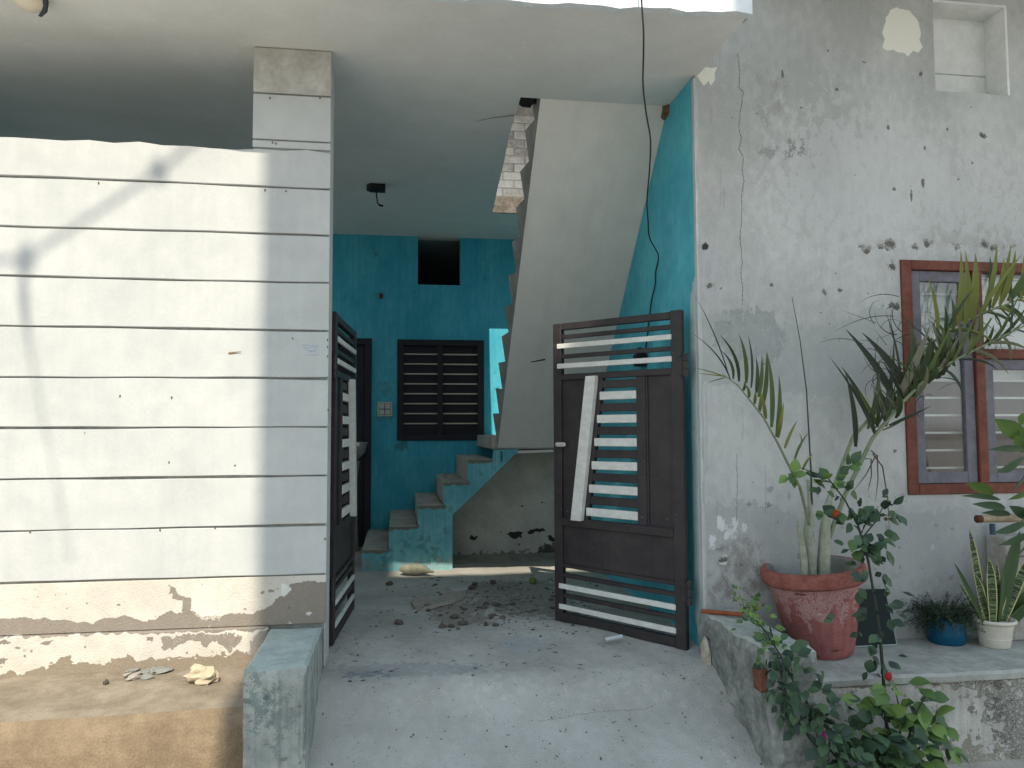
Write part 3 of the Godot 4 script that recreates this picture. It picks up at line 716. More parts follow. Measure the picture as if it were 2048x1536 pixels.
# ---------------------------------------------------------------- neighbour's wall
func neighbour() -> void:
	var H := thing("neighbour_house", "weathered grey plaster house wall with a maroon window", "house", Vector3(2.8, 0, 0))
	var t := Tex.new(1100, 1500, Rect2(1.66, -0.1, 2.2, 3.0 * 1.4667), rgb(166, 167, 164), rgb(188, 189, 186), 91, 6.0, 2.0, 1.2)
	var K := 0.3262
	var dkc := rgb(92, 92, 86)
	# old washes and damp
	t.poly(wall_pts([[1600, 240], [1750, 220], [1900, 300], [2060, 380], [2060, 470], [1800, 470], [1620, 500], [1520, 420]]), rgb(200, 202, 201), 0.4, 0.16, 0.3)
	t.poly(crop_pts([[60, 560], [200, 565], [330, 562], [440, 545], [520, 590], [560, 640], [700, 660], [830, 660], [880, 620], [1000, 612], [1060, 552], [1150, 530], [1300, 560], [1300, 1000], [900, 1100], [500, 1050], [60, 1000]], 1380, 440, K), rgb(152, 158, 155), 0.55, 0.012, 0.35)
	t.poly(crop_pts([[160, 610], [300, 570], [430, 545], [520, 590], [570, 690], [580, 800], [520, 870], [380, 870], [230, 840], [150, 740]], 1380, 440, K), rgb(124, 130, 128), 0.45, 0.02, 0.5)
	t.poly(crop_pts([[250, 640], [420, 600], [500, 680], [500, 790], [380, 820], [260, 770]], 1380, 440, K), rgb(158, 164, 161), 0.6, 0.03, 0.5)
	t.poly(wall_pts([[1400, 1010], [1500, 1000], [1600, 1030], [1740, 1035], [1800, 1020], [1830, 1025], [2100, 1000], [2100, 1310], [1400, 1310]]), rgb(156, 158, 157), 0.6, 0.015, 0.4, -10)
	for b in [[1475, 1130, 0.17, 0.16], [1530, 1170, 0.14, 0.10], [1440, 1180, 0.1, 0.08]]:
		t.blob(xy(on_z(b[0], b[1], 0)), b[2], b[3], rgb(122, 117, 111), 0.55, 0.5, 0.0, 0.9)
	t.poly(wall_pts([[1690, 1050], [1900, 1040], [1950, 1120], [1800, 1170], [1700, 1140]]), rgb(164, 168, 168), 0.5, 0.06, 0.7)
	t.poly(wall_pts([[1700, 1180], [1960, 1170], [2100, 1160], [2100, 1310], [1690, 1310]]), rgb(146, 148, 148), 0.4, 0.06, 0.5)
	# bare white patches
	t.poly(crop_pts([[1180, 200], [1200, 100], [1230, 60], [1265, 45], [1335, 55], [1385, 110], [1410, 160], [1416, 200], [1408, 240], [1425, 290], [1400, 325], [1365, 308], [1335, 345], [1305, 318], [1270, 322], [1240, 298], [1205, 312], [1182, 290], [1190, 245]], 1380, 0, K), rgb(226, 224, 212), 1.0, 0.003, 0.0, 40)
	t.poly(crop_pts([[40, 430], [110, 412], [165, 415], [150, 450], [155, 485], [128, 520], [110, 492], [85, 525], [60, 495], [45, 470]], 1380, 0, K), rgb(222, 220, 208), 1.0, 0.003, 0.0, 30)
	for b in [[1440, 1050, 9], [1462, 1058, 14], [1470, 1045, 10], [1485, 1052, 9], [1425, 1078, 12], [1452, 1072, 8], [1448, 1115, 9], [1437, 1040, 6]]:
		t.blob(xy(on_z(b[0], b[1], 0)), b[2] * 0.0022, b[2] * 0.003, rgb(214, 216, 216), 0.85, 0.9, 20)
	# cracks and runs
	var cr := [[290, 330], [305, 440], [300, 540], [325, 560], [320, 620], [305, 700], [298, 790], [312, 840], [298, 910], [325, 960], [320, 1050], [330, 1110], [315, 1220], [318, 1290], [310, 1400], [304, 1460], [314, 1530], [320, 1610], [312, 1690], [320, 1750], [322, 1870]]
	t.line(crop_pts(cr, 1380, 0, K), 0.0034, rgb(104, 102, 96), 0.75, -40)
	for s in [[180, 300, 620, 2.6], [125, 670, 760, 5], [130, 830, 905, 2.5], [165, 960, 1040, 2], [212, 980, 1040, 2], [185, 1040, 1250, 4], [205, 1150, 1280, 6], [245, 1220, 1340, 3], [120, 1240, 1410, 3], [98, 2400, 2900, 5], [285, 2780, 3200, 8], [320, 2500, 2700, 5], [160, 3050, 3200, 4], [460, 2850, 3150, 5], [145, 840, 900, 2], [255, 1340, 1400, 2], [70, 1500, 1900, 3]]:
		t.line(crop_pts([[s[0], s[1]], [s[0] + 4, (s[1] + s[2]) * 0.5], [s[0], s[2]]], 1380, 0, K), s[3] * 0.0009, rgb(116, 118, 114), 0.16, -4, 0.002, int(s[1]))
	# smudges, chips and specks
	t.blob(xy(on_z(1540, 195, 0)), 0.09, 0.16, rgb(140, 139, 133), 0.45, 0.5, 0.0, 0.8); t.blob(xy(on_z(1535, 190, 0)), 0.05, 0.10, rgb(178, 178, 174), 0.5, 0.5, 0.0, 0.8)
	t.blob(xy(on_z(1588, 296, 0)), 0.04, 0.045, rgb(120, 122, 118), 0.7, 1.0); t.blob(xy(on_z(1540, 302, 0)), 0.05, 0.03, rgb(140, 141, 138), 0.6, 1.0)
	t.blob(xy(on_z(1412, 492, 0)), 0.022, 0.024, rgb(56, 58, 56), 0.95, 0.4, -60)
	for b in [[1720, 490, 9, 8], [1737, 500, 10, 8], [1762, 493, 9, 5], [1780, 488, 15, 14], [1776, 497, 9, 8], [1830, 492, 10, 8], [1858, 488, 15, 13], [1915, 494, 12, 9], [1972, 488, 15, 13], [1985, 494, 12, 10], [2020, 492, 15, 7], [1782, 530, 11, 12], [1785, 558, 7, 8], [1780, 610, 14, 7], [1795, 612, 9, 10], [1442, 575, 7, 10], [1648, 583, 5, 8], [1680, 580, 5, 5], [1543, 570, 4, 5], [1420, 570, 6, 6], [1845, 366, 5, 8], [1822, 390, 3, 18], [1850, 295, 4, 5], [1965, 270, 12, 6], [1945, 325, 4, 5], [1915, 358, 5, 4], [1776, 255, 3, 5], [1895, 258, 3, 4], [1997, 372, 4, 7], [1656, 102, 4, 6], [1730, 124, 7, 3], [1565, 145, 3, 8], [1675, 179, 6, 3], [1842, 147, 4, 4], [1603, 215, 4, 3], [1787, 378, 4, 3], [1812, 1002, 8, 6], [1790, 902, 4, 4], [1445, 1117, 12, 6], [1470, 1128, 12, 5]]:
		t.blob(xy(on_z(b[0], b[1], 0)), b[2] * 0.0023, b[3] * 0.0023, dkc if b[1] < 480 or b[1] > 515 else rgb(136, 133, 126), 0.8, 0.8, -60, 0.4)
		if b[2] > 8: t.blob(xy(on_z(b[0] - 2, b[1] + 3, 0)), b[2] * 0.0014, b[3] * 0.0012, rgb(84, 84, 80), 0.7, 0.9, -40)
	t.specks(70, Rect2(1.7, 0.9, 1.9, 2.2), 0.0015, 0.006, rgb(86, 86, 80), 0.85, 9, -30)
	t.specks(160, Rect2(1.7, 0.0, 1.9, 0.9), 0.004, 0.02, rgb(108, 108, 106), 0.5, 10, -20)
	t.specks(60, Rect2(1.7, 0.0, 1.9, 3.0), 0.004, 0.016, rgb(206, 208, 206), 0.5, 11, 10)
	M.grey_wall = t.mat(0.93, 0.55)
	var m := MB.new(); m.uvf = func(p: Vector3) -> Vector2: return t.uv_of(Vector2(p.x, p.y))
	for q in [[1.648, -0.1, 2.872, 4.3], [2.872, -0.1, 4.8, 0.789], [2.872, 2.148, 4.8, 3.17], [2.872, 3.17, 3.144, 3.73], [3.638, 3.17, 4.8, 3.73], [2.872, 3.73, 4.8, 4.3], [4.4, 0.789, 4.8, 2.148]]:
		m.box(Vector3(q[0], q[1], -0.2), Vector3(q[2], q[3], 0.0))
	part(H, "front_wall", m, M.grey_wall)
	part(H, "eave_slab", bx(Vector3(1.70, 3.92, 0.002), Vector3(5.0, 4.04, 0.95)), M.cement)
	# ventilator recess with two boards
	var vb := surf(rgb(216, 218, 214), rgb(230, 231, 228), 0.8, 0.6, 92, 0.15, 4.0)
	var vent := MB.new()
	vent.box(Vector3(3.622, 3.171, -0.165), Vector3(3.6365, 3.729, 0.002)); vent.box(Vector3(3.145, 3.715, -0.165), Vector3(3.622, 3.729, 0.002))
	part(H, "recess_lining", vent, vb)
	part(H, "vent_board", bx(Vector3(3.144, 3.365, -0.19), Vector3(3.64, 3.72, -0.165), 0.004), vb)
	part(H, "vent_board", bx(Vector3(3.144, 3.16, -0.19), Vector3(3.64, 3.360, -0.168), 0.004), vb)
	# window
	var W := thing("window", "maroon-framed glazed window with grey sashes in grey plaster wall", "window", Vector3(3.4, 0.79, 0))
	var x0 := 2.874
	var y0 := 0.791
	var y1 := 2.146
	var fr := func(a: Vector3, b: Vector3) -> void: part(W, "frame_bar", bx(a, b, 0.004), M.maroon)
	fr.call(Vector3(x0, y0, -0.10), Vector3(x0 + 0.066, y1, 0.012))
	fr.call(Vector3(x0 + 0.066, y1 - 0.056, -0.10), Vector3(4.33, y1, 0.011))
	fr.call(Vector3(x0 + 0.066, y0, -0.10), Vector3(4.33, y0 + 0.058, 0.013))
	fr.call(Vector3(3.332, y0 + 0.058, -0.10), Vector3(3.392, y1 - 0.056, 0.010))
	fr.call(Vector3(4.33, y0, -0.10), Vector3(4.398, y1, 0.012))
	fr.call(Vector3(3.392, 1.575, -0.10), Vector3(4.33, 1.632, 0.009))
	fr.call(Vector3(3.86, y0 + 0.058, -0.10), Vector3(3.91, 1.575, 0.008))
	for sx in [[2.942, 3.330, 0.851, 2.088], [3.394, 3.858, 0.851, 1.573], [3.912, 4.328, 0.851, 1.573]]:
		var a: float = sx[0]; var b: float = sx[1]; var c: float = sx[2]; var d: float = sx[3]
		var s := part(W, "sash", bx(Vector3(a, c, -0.045), Vector3(a + 0.062, d, -0.008), 0.003), M.sash)
		part(s, "rail", bx(Vector3(b - 0.062, c, -0.045), Vector3(b, d, -0.008), 0.003), M.sash)
		part(s, "rail", bx(Vector3(a + 0.062, d - 0.062, -0.044), Vector3(b - 0.062, d, -0.009), 0.003), M.sash)
		part(s, "rail", bx(Vector3(a + 0.062, c, -0.044), Vector3(b - 0.062, c + 0.066, -0.009), 0.003), M.sash)
		part(s, "pane", bx(Vector3(a + 0.062, c + 0.066, -0.030), Vector3(b - 0.062, d - 0.062, -0.026)), M.glass)
	part(W, "pane", bx(Vector3(3.392, 1.632, -0.034), Vector3(4.33, 2.09, -0.030)), M.glass)
	var gb := plain(rgb(196, 198, 196), 0.5)
	for k in 12:
		var y := 0.93 + k * 0.103
		part(W, "grille_bar", bx(Vector3(2.93, y, -0.094), Vector3(4.34, y + 0.012, -0.082)), gb)
	var cu := MB.new()
	for i in 60:
		var xa := 2.92 + i * 0.025
		var za := -0.26 + 0.018 * sin(xa * 42.0)
		var zb := -0.26 + 0.018 * sin((xa + 0.025) * 42.0)
		cu.face([Vector3(xa, 0.7, za), Vector3(xa + 0.025, 0.7, zb), Vector3(xa + 0.025, 1.6, zb), Vector3(xa, 1.6, za)], Vector3.BACK)
	part(W, "curtain", cu, plain(rgb(104, 76, 66), 0.95))
	var lv := plain(rgb(224, 230, 228), 0.3)
	for k in 6:
		var y := 1.50 + k * 0.103
		var bl := MB.new(); bl.box(Vector3(2.93, -0.052, -0.003), Vector3(4.34, 0.052, 0.003), 0.001, Transform3D(Basis(Vector3.RIGHT, 0.22), Vector3(0, y, -0.13)))
		part(W, "louvre_blade", bl, lv)
	var room := MB.new()
	room.box(Vector3(2.7, 0.4, -1.6), Vector3(4.7, 2.6, -1.5)); room.box(Vector3(2.6, 0.4, -1.6), Vector3(2.7, 2.6, -0.2)); room.box(Vector3(4.7, 0.4, -1.6), Vector3(4.8, 2.6, -0.2))
	room.box(Vector3(2.6, 2.6, -1.6), Vector3(4.8, 2.7, -0.2)); room.box(Vector3(2.6, 0.3, -1.6), Vector3(4.8, 0.4, -0.2))
	part(H, "inner_room", room, M.room)

# ---------------------------------------------------------------- ledges, kerbs, and what stands across the street
func street_side() -> void:
	var to := func(p: Vector2, x: float) -> Vector3: return Vector3(x, p.y, p.x)
	var L := thing("ledge", "sandy crumbling plinth ledge along the foot of the plank wall", "ledge", Vector3(-1.4, -0.46, 0.3))
	var m := MB.new()
	var fn := FastNoiseLite.new(); fn.seed = 3; fn.frequency = 2.2; fn.fractal_octaves = 4
	var nx := 70
	var pr := [[0.0, 0.012], [0.1, 0.01], [0.2, 0.006], [0.3, 0.002], [0.4, -0.004], [0.48, -0.01], [0.545, -0.018], [0.575, -0.04], [0.588, -0.08], [0.595, -0.15], [0.60, -0.24], [0.605, -0.34], [0.61, -0.48]]
	var pt := func(i: int, k: int) -> Vector3:
		var x := -3.2 + 2.6 * i / nx
		var n := fn.get_noise_2d(x, k * 0.21)
		return Vector3(x, pr[k][1] + (0.012 * n if k < 6 else 0.004 * n), pr[k][0] + (0.02 * n if k >= 5 else 0.0) - (0.05 * maxf(0.0, x + 1.3) if k > 4 else 0.0))
	var top := MB.new()
	for i in nx:
		for k in pr.size() - 1:
			var mm := top if k < 6 else m
			mm.face([pt.call(i, k), pt.call(i + 1, k), pt.call(i + 1, k + 1), pt.call(i, k + 1)], Vector3(0, 1, 1))
	part(L, "top", top, M.ledge_top); part(L, "front_face", m, M.sand)
	# kerb blocks beside the ramp
	var kb := func(lbl: String, lo: Vector3, hi: Vector3, rough: float, s: int, mat: Material, uvf, capm: Material) -> Node3D:
		var T := thing("kerb_block", lbl, "kerb block", Vector3((lo.x + hi.x) * 0.5, lo.y, (lo.z + hi.z) * 0.5), "kerb blocks beside the ramp")
		var q := MB.new(); q.uvf = uvf
		var cap := MB.new()
		var f2 := FastNoiseLite.new(); f2.seed = s; f2.frequency = 4.0; f2.fractal_octaves = 4
		var n := 14
		var P := func(u: Vector3) -> Vector3:
			var w := u
			var p := lo + (hi - lo) * u
			var c := (lo + hi) * 0.5
			var e := Vector3(absf(u.x - 0.5), absf(u.y - 0.5), absf(u.z - 0.5)) * 2.0
			var cut := maxf(0.0, maxf(e.x + e.y, maxf(e.y + e.z, e.x + e.z)) - 1.86) * 0.09
			return p + (c - p).normalized() * cut + Vector3(f2.get_noise_3dv(p * 2.0), f2.get_noise_3dv(p * 2.0 + Vector3(9, 0, 0)), f2.get_noise_3dv(p * 2.0 + Vector3(0, 9, 0))) * rough
		for ax in 3:
			for sd in [0.0, 1.0]:
				for i in n:
					for k in n:
						var c4 := []
						for o in [[0, 0], [1, 0], [1, 1], [0, 1]]:
							var u := Vector3.ZERO
							u[ax] = sd; u[(ax + 1) % 3] = float(i + o[0]) / n; u[(ax + 2) % 3] = float(k + o[1]) / n
							c4.append(P.call(u))
						var out := Vector3.ZERO; out[ax] = sd * 2 - 1
						var qq := cap if ax == 1 and sd > 0.5 else q
						qq.face([c4[0], c4[1], c4[2]], out); qq.face([c4[0], c4[2], c4[3]], out)
		part(T, "body", q, mat); part(T, "top_face", cap, capm)
		return T
	var dt := Tex.new(640, 420, Rect2(-1.4, -0.5, 1.1, 0.72), rgb(138, 144, 140), rgb(166, 170, 164), 99, 8.0, 8.0)
	for i in 46:
		var x := rng.randf_range(-1.4, -0.35)
		var ln := rng.randf_range(0.06, 0.4)
		dt.line(PackedVector2Array([Vector2(x, 0.17 - rng.randf() * 0.12), Vector2(x + rng.randf_range(-0.006, 0.006), 0.12 - ln)]), rng.randf_range(0.004, 0.03), rgb(88, 100, 100) if i % 3 else rgb(176, 182, 176), 0.035, 0, 0.003, i)
	dt.blob(Vector2(-1.26, 0.06), 0.05, 0.12, rgb(96, 110, 112), 0.5, 0.9, 0.0, 0.7); dt.blob(Vector2(-1.18, -0.02), 0.05, 0.1, rgb(106, 116, 116), 0.4, 0.9, 0.0, 0.7)
	dt.specks(60, Rect2(-1.4, -0.5, 1.1, 0.7), 0.003, 0.02, rgb(196, 198, 192), 0.6, 31); dt.specks(60, Rect2(-1.4, -0.5, 1.1, 0.7), 0.003, 0.014, rgb(86, 88, 84), 0.6, 32)
	M.drip = dt.mat(0.92, 0.5)
	kb.call("smooth grey-green kerb block at the corner of the plank wall", Vector3(-0.632, -0.5, 0.0), Vector3(-0.372, 0.19, 0.70), 0.006, 4, M.drip, func(p: Vector3) -> Vector2: return dt.uv_of(Vector2(p.x - p.z, p.y)), M.block)
	var rb: Node3D = kb.call("broken mossy kerb block with an exposed red brick", Vector3(1.602, -0.5, 0.004), Vector3(1.83, 0.195, 0.82), 0.022, 5, surf(rgb(100, 104, 100), rgb(156, 158, 152), 0.95, 0.5, 93, 0.9, 12.0, 0.0), null, surf(rgb(146, 150, 144), rgb(182, 184, 176), 0.95, 0.5, 93, 0.9, 12.0))
	var eb := MB.new(); eb.box(Vector3(-0.022, -0.05, -0.05), Vector3(0.022, 0.05, 0.02), 0.007, Transform3D(Basis(Vector3.BACK, 0.08), on_z(1524, 1360, 0.785)))
	part(rb, "exposed_brick", eb, M.red_brick)
	var chip := MB.new(); chip.rock(on_z(1412, 1305, 0.16), Vector3(0.018, 0.075, 0.06), 8, 7, 10, 0.6)
	part(rb, "broken_plaster", chip, surf(rgb(170, 160, 144), rgb(198, 190, 176), 0.95, 0.2, 94, 0.8, 12.0))
	# ledge under the grey wall
	var R := thing("pot_ledge", "stained concrete ledge carrying the flower pots under the grey wall", "ledge", Vector3(3.0, -0.46, 0.3))
	var lt := MB.new()
	var nx2 := 60
	var edge := func(x: float) -> float: return 0.575 + 0.02 * sin(x * 5.0) * 0.5 + 0.012 * fn.get_noise_1d(x * 6.0) + 0.03 * (x - 1.9) * 0.3
	for i in nx2:
		var xa := lerpf(1.80, 4.8, float(i) / nx2)
		var xb := lerpf(1.80, 4.8, float(i + 1) / nx2)
		var ea: float = edge.call(xa)
		var ebb: float = edge.call(xb)
		var row := [[0.0, -0.012], [0.25, -0.015 + 0.003 * sin(i)], [1.0, -0.02]]
		lt.face([Vector3(xa, -0.012, 0.0), Vector3(xb, -0.012, 0.0), Vector3(xb, -0.018, ebb - 0.012), Vector3(xa, -0.018, ea - 0.012)], Vector3.UP)
		lt.face([Vector3(xa, -0.018, ea - 0.012), Vector3(xb, -0.018, ebb - 0.012), Vector3(xb, -0.032, ebb), Vector3(xa, -0.032, ea)], Vector3(0, 1, 1))
		lt.face([Vector3(xa, -0.032, ea), Vector3(xb, -0.032, ebb), Vector3(xb, -0.06, ebb - 0.004), Vector3(xa, -0.06, ea - 0.004)], Vector3.BACK)
		lt.face([Vector3(xa, -0.06, ea - 0.004), Vector3(xb, -0.06, ebb - 0.004), Vector3(xb, -0.062, 0.555), Vector3(xa, -0.062, 0.555)], Vector3.DOWN)
	part(R, "top_slab", lt, M.slab_cap)
	var t := Tex.new(900, 240, Rect2(1.8, -0.5, 2.0, 0.5), rgb(168, 166, 158), rgb(196, 194, 186), 95, 9.0, 10.0)
	var mould := rgb(62, 60, 54)
	t.poly(crop_pts([[1560, 780], [1760, 790], [2048, 780], [2300, 780], [2300, 1337], [2000, 1250], [1900, 1150], [1950, 1050], [1850, 980], [1830, 900], [1700, 860], [1600, 850]], 1380, 1100, K_R(), 0.57), mould, 0.6, 0.05, 0.8)
	t.poly(crop_pts([[1850, 870], [1950, 980], [1960, 1200], [1830, 1050]], 1380, 1100, K_R(), 0.57), mould, 0.6, 0.06, 0.6)
	t.poly(crop_pts([[1450, 1210], [1700, 1190], [2000, 1260], [2300, 1240], [2300, 1400], [1450, 1400]], 1380, 1100, K_R(), 0.57), rgb(112, 106, 90), 0.7, 0.05, 0.6)
	t.specks(140, Rect2(2.0, -0.5, 1.8, 0.45), 0.004, 0.03, mould, 0.5, 12)
	t.line(PackedVector2Array([Vector2(1.8, -0.06), Vector2(3.8, -0.06)]), 0.02, rgb(120, 112, 100), 0.6, 0, 0.01)
	M.ledge_face = t.mat(0.93, 0.7)
	var fm := MB.new(); fm.uvf = func(p: Vector3) -> Vector2: return t.uv_of(Vector2(p.x, p.y))
	fm.box(Vector3(1.80, -0.5, 0.02), Vector3(4.8, -0.0605, 0.555))
	part(R, "front_face", fm, M.ledge_face)
	# house across the street: shades all but one strip of the front
	var O := thing("opposite_house", "tall plastered house across the narrow street", "house", Vector3(1.0, -0.46, 13.0))
	part(O, "main_block", bx(Vector3(-1.35, -0.46, 11.0), Vector3(0.74, 13.26, 15.0)), M.far_wall)
	part(O, "stair_tower", bx(Vector3(-1.58, -0.46, 10.99), Vector3(-1.35, 16.5, 15.0)), M.far_wall)
	part(O, "upper_block", bx(Vector3(0.74, -0.46, 10.99), Vector3(3.7, 16.5, 15.0)), M.far_wall)
	for fl in 4:
		for q in [[-0.8, 1.1], [1.3, 1.9]]:
			var y := 0.9 + fl * 3.2
			var wn := part(O, "window", bx(Vector3(q[0], y, 10.94), Vector3(q[0] + q[1], y + 1.3, 10.985)), M.maroon)
			part(wn, "pane", bx(Vector3(q[0] + 0.08, y + 0.08, 10.93), Vector3(q[0] + q[1] - 0.08, y + 1.22, 10.939)), M.navy)
	# overhead cable whose soft shadow crosses the planks
	var sd := Vector3(-0.08, 1.0, 1.0)
	var pa := on_z(430, 255, 0) + sd * 8.0
	var pb := on_z(52, 520, 0) + sd * 8.0
	var pm := on_z(318, 345, 0) + sd * 8.0
	var dirv := (pa - pm).normalized()
	var C := thing("overhead_cable", "thick overhead street cable with a hanging tail", "cable", pb)
	var cm := MB.new(); cm.tube([pa + dirv * 3.0, pa, pm, pb, pb + Vector3(-0.9, -0.05, 0.0), pb + Vector3(-6, 0.3, 0)], [0.013], 8); part(C, "line", cm, M.black)
	var kn := MB.new(); kn.rock(pb, Vector3(0.05, 0.06, 0.05), 3); kn.rock(pm, Vector3(0.05, 0.05, 0.05), 4); part(C, "joint", kn, M.black)
	var tl := MB.new()
	var tp := []
	for q in [[52, 525], [47, 590], [60, 700], [92, 860], [120, 1000], [140, 1120]]: tp.append(on_z(q[0], q[1], 0) + sd * 8.0)
	tl.tube(tp, [0.008, 0.022, 0.006, 0.005, 0.005, 0.004], 8); part(C, "tail", tl, M.black)

func K_R() -> float: return 0.3262

# ---------------------------------------------------------------- gate
func gate_leaf(T: Node3D, o: Vector3, d: Vector3, nrm: Vector3, droop := 0.0) -> void:
	# built on axes: u along the leaf from the hinge, h up, w out of the visible face
	var xf := Transform3D(Basis(d, Vector3.UP, nrm), o)
	var inv := xf.affine_inverse()
	var sag := func(m: MB) -> MB:
		for i in m.v.size():
			var q := inv * m.v[i]
			q.y -= droop * (1.0 - clampf(q.x / 0.87, 0.0, 1.0)) * clampf(1.0 - q.y / 1.0, 0.0, 1.0)
			m.v[i] = xf * q
		return m
	var B := func(called: String, lo: Vector3, hi: Vector3, mat: Material, bev := 0.003, parent: Node = null) -> MeshInstance3D:
		var m := MB.new(); m.box(lo, hi, bev, xf); return part(parent if parent else T, called, sag.call(m), mat)
	var g: Material = M.gate
	var s: Material = M.slat
	B.call("stile", Vector3(0.03, 0.0, -0.02), Vector3(0.097, 1.835, 0.02), g)
	B.call("stile", Vector3(0.845, 0.0, -0.02), Vector3(0.905, 1.83, 0.02), g)
	B.call("rail", Vector3(0.097, 1.788, -0.019), Vector3(0.845, 1.829, 0.019), g)
	B.call("rail", Vector3(0.097, 1.474, -0.019), Vector3(0.845, 1.512, 0.019), g)
	B.call("rail", Vector3(0.097, 0.582, -0.019), Vector3(0.845, 0.632, 0.019), g)
	B.call("rail", Vector3(0.097, 0.330, -0.019), Vector3(0.845, 0.352, 0.019), g)
	B.call("rail", Vector3(0.097, 0.004, -0.019), Vector3(0.845, 0.056, 0.019), g)
	for r in [[1.746, 0], [1.688, 1], [1.624, 0], [1.564, 1], [0.282, 0], [0.217, 1], [0.16, 0], [0.094, 1]]:
		var y: float = r[0]
		if r[1] == 1: B.call("slat", Vector3(0.090, y - 0.016, 0.010), Vector3(0.872, y + 0.014, 0.024), s, 0.002)
		else: B.call("bar", Vector3(0.097, y - 0.014, -0.010), Vector3(0.845, y + 0.012, 0.012), g, 0.002)
	# plain sheets
	B.call("sheet", Vector3(0.097, 0.352, -0.006), Vector3(0.845, 0.582, 0.002), g, 0.0)
	B.call("sheet", Vector3(0.097, 0.632, -0.006), Vector3(0.262, 1.474, 0.002), g, 0.0)
	B.call("panel_bead", Vector3(0.097, 0.632, 0.002), Vector3(0.112, 1.474, 0.012), g, 0.002)
	B.call("panel_bead", Vector3(0.250, 0.632, 0.002), Vector3(0.262, 1.474, 0.012), g, 0.002)
	B.call("stile", Vector3(0.262, 0.632, -0.018), Vector3(0.320, 1.474, 0.018), g)
	var sl := MB.new()
	var to := func(p: Vector2, w: float) -> Vector3: return xf * Vector3(p.x, p.y, w)
	sl.prism(PackedVector2Array([Vector2(0.845, 0.632), Vector2(0.845, 1.474), Vector2(0.600, 1.474), Vector2(0.715, 0.632)]), to, -0.006, 0.002)
	part(T, "sheet", sag.call(sl), g)
	# slanting white box bar with its dark side post
	var bar := MB.new(); bar.prism(PackedVector2Array([Vector2(0.575, 1.490), Vector2(0.645, 1.490), Vector2(0.762, 0.625), Vector2(0.690, 0.625)]), to, 0.006, 0.05)
	part(T, "slant_bar", sag.call(bar), s)
	var post := MB.new(); post.prism(PackedVector2Array([Vector2(0.545, 1.474), Vector2(0.600, 1.474), Vector2(0.715, 0.632), Vector2(0.660, 0.632)]), to, -0.018, 0.014)
	part(T, "slant_post", sag.call(post), g)
	for k in 6:
		var y := 1.370 - 0.138 * k
		var ul := 0.566 + 0.0205 * k
		var m1 := MB.new(); m1.box(Vector3(0.320, y - 0.024, 0.0), Vector3(ul, y + 0.024, 0.022), 0.003, xf); part(T, "slat", sag.call(m1), s)
		var m2 := MB.new(); m2.box(Vector3(0.320, y + 0.044, -0.012), Vector3(ul - 0.008, y + 0.092, 0.010), 0.003, xf); part(T, "bar", sag.call(m2), g)
	var hd := MB.new(); hd.box(Vector3(0.800, 1.064, 0.03), Vector3(0.875, 1.092, 0.052), 0.009, xf); hd.box(Vector3(0.845, 1.07, 0.01), Vector3(0.862, 1.086, 0.035), 0.004, xf)
	part(T, "handle", sag.call(hd), plain(rgb(186, 182, 176), 0.4))
	for y in [1.52, 0.30]:
		var hg := MB.new()
		for j in 3:
			hg.tube([xf * Vector3(0.012, y - 0.06 + j * 0.045, 0.014), xf * Vector3(0.012, y - 0.02 + j * 0.045, 0.014)], [0.017], 10)
		hg.box(Vector3(0.012, y - 0.05, 0.0), Vector3(0.06, y + 0.05, 0.023), 0.003, xf)
		part(T, "hinge", sag.call(hg), g)

func gates() -> void:
	var d := Vector3(-0.63, 0, -0.67).normalized()
	var o := Vector3(1.585, 0.0, -0.02)
	var G := thing("gate_leaf", "dark metal gate leaf swung half open beside the teal wall", "gate", o, "leaves of the entrance gate")
	gate_leaf(G, o, d, Vector3(-0.67, 0, 0.63).normalized(), 0.036)
	var d2 := Vector3(0.067, 0, -0.90).normalized()
	var o2 := Vector3(-0.372, 0.0, -0.29)
	var G2 := thing("gate_leaf", "dark metal gate leaf folded back inside the white pillar", "gate", o2, "leaves of the entrance gate")
	gate_leaf(G2, o2, d2, Vector3(0.90, 0, 0.067).normalized())

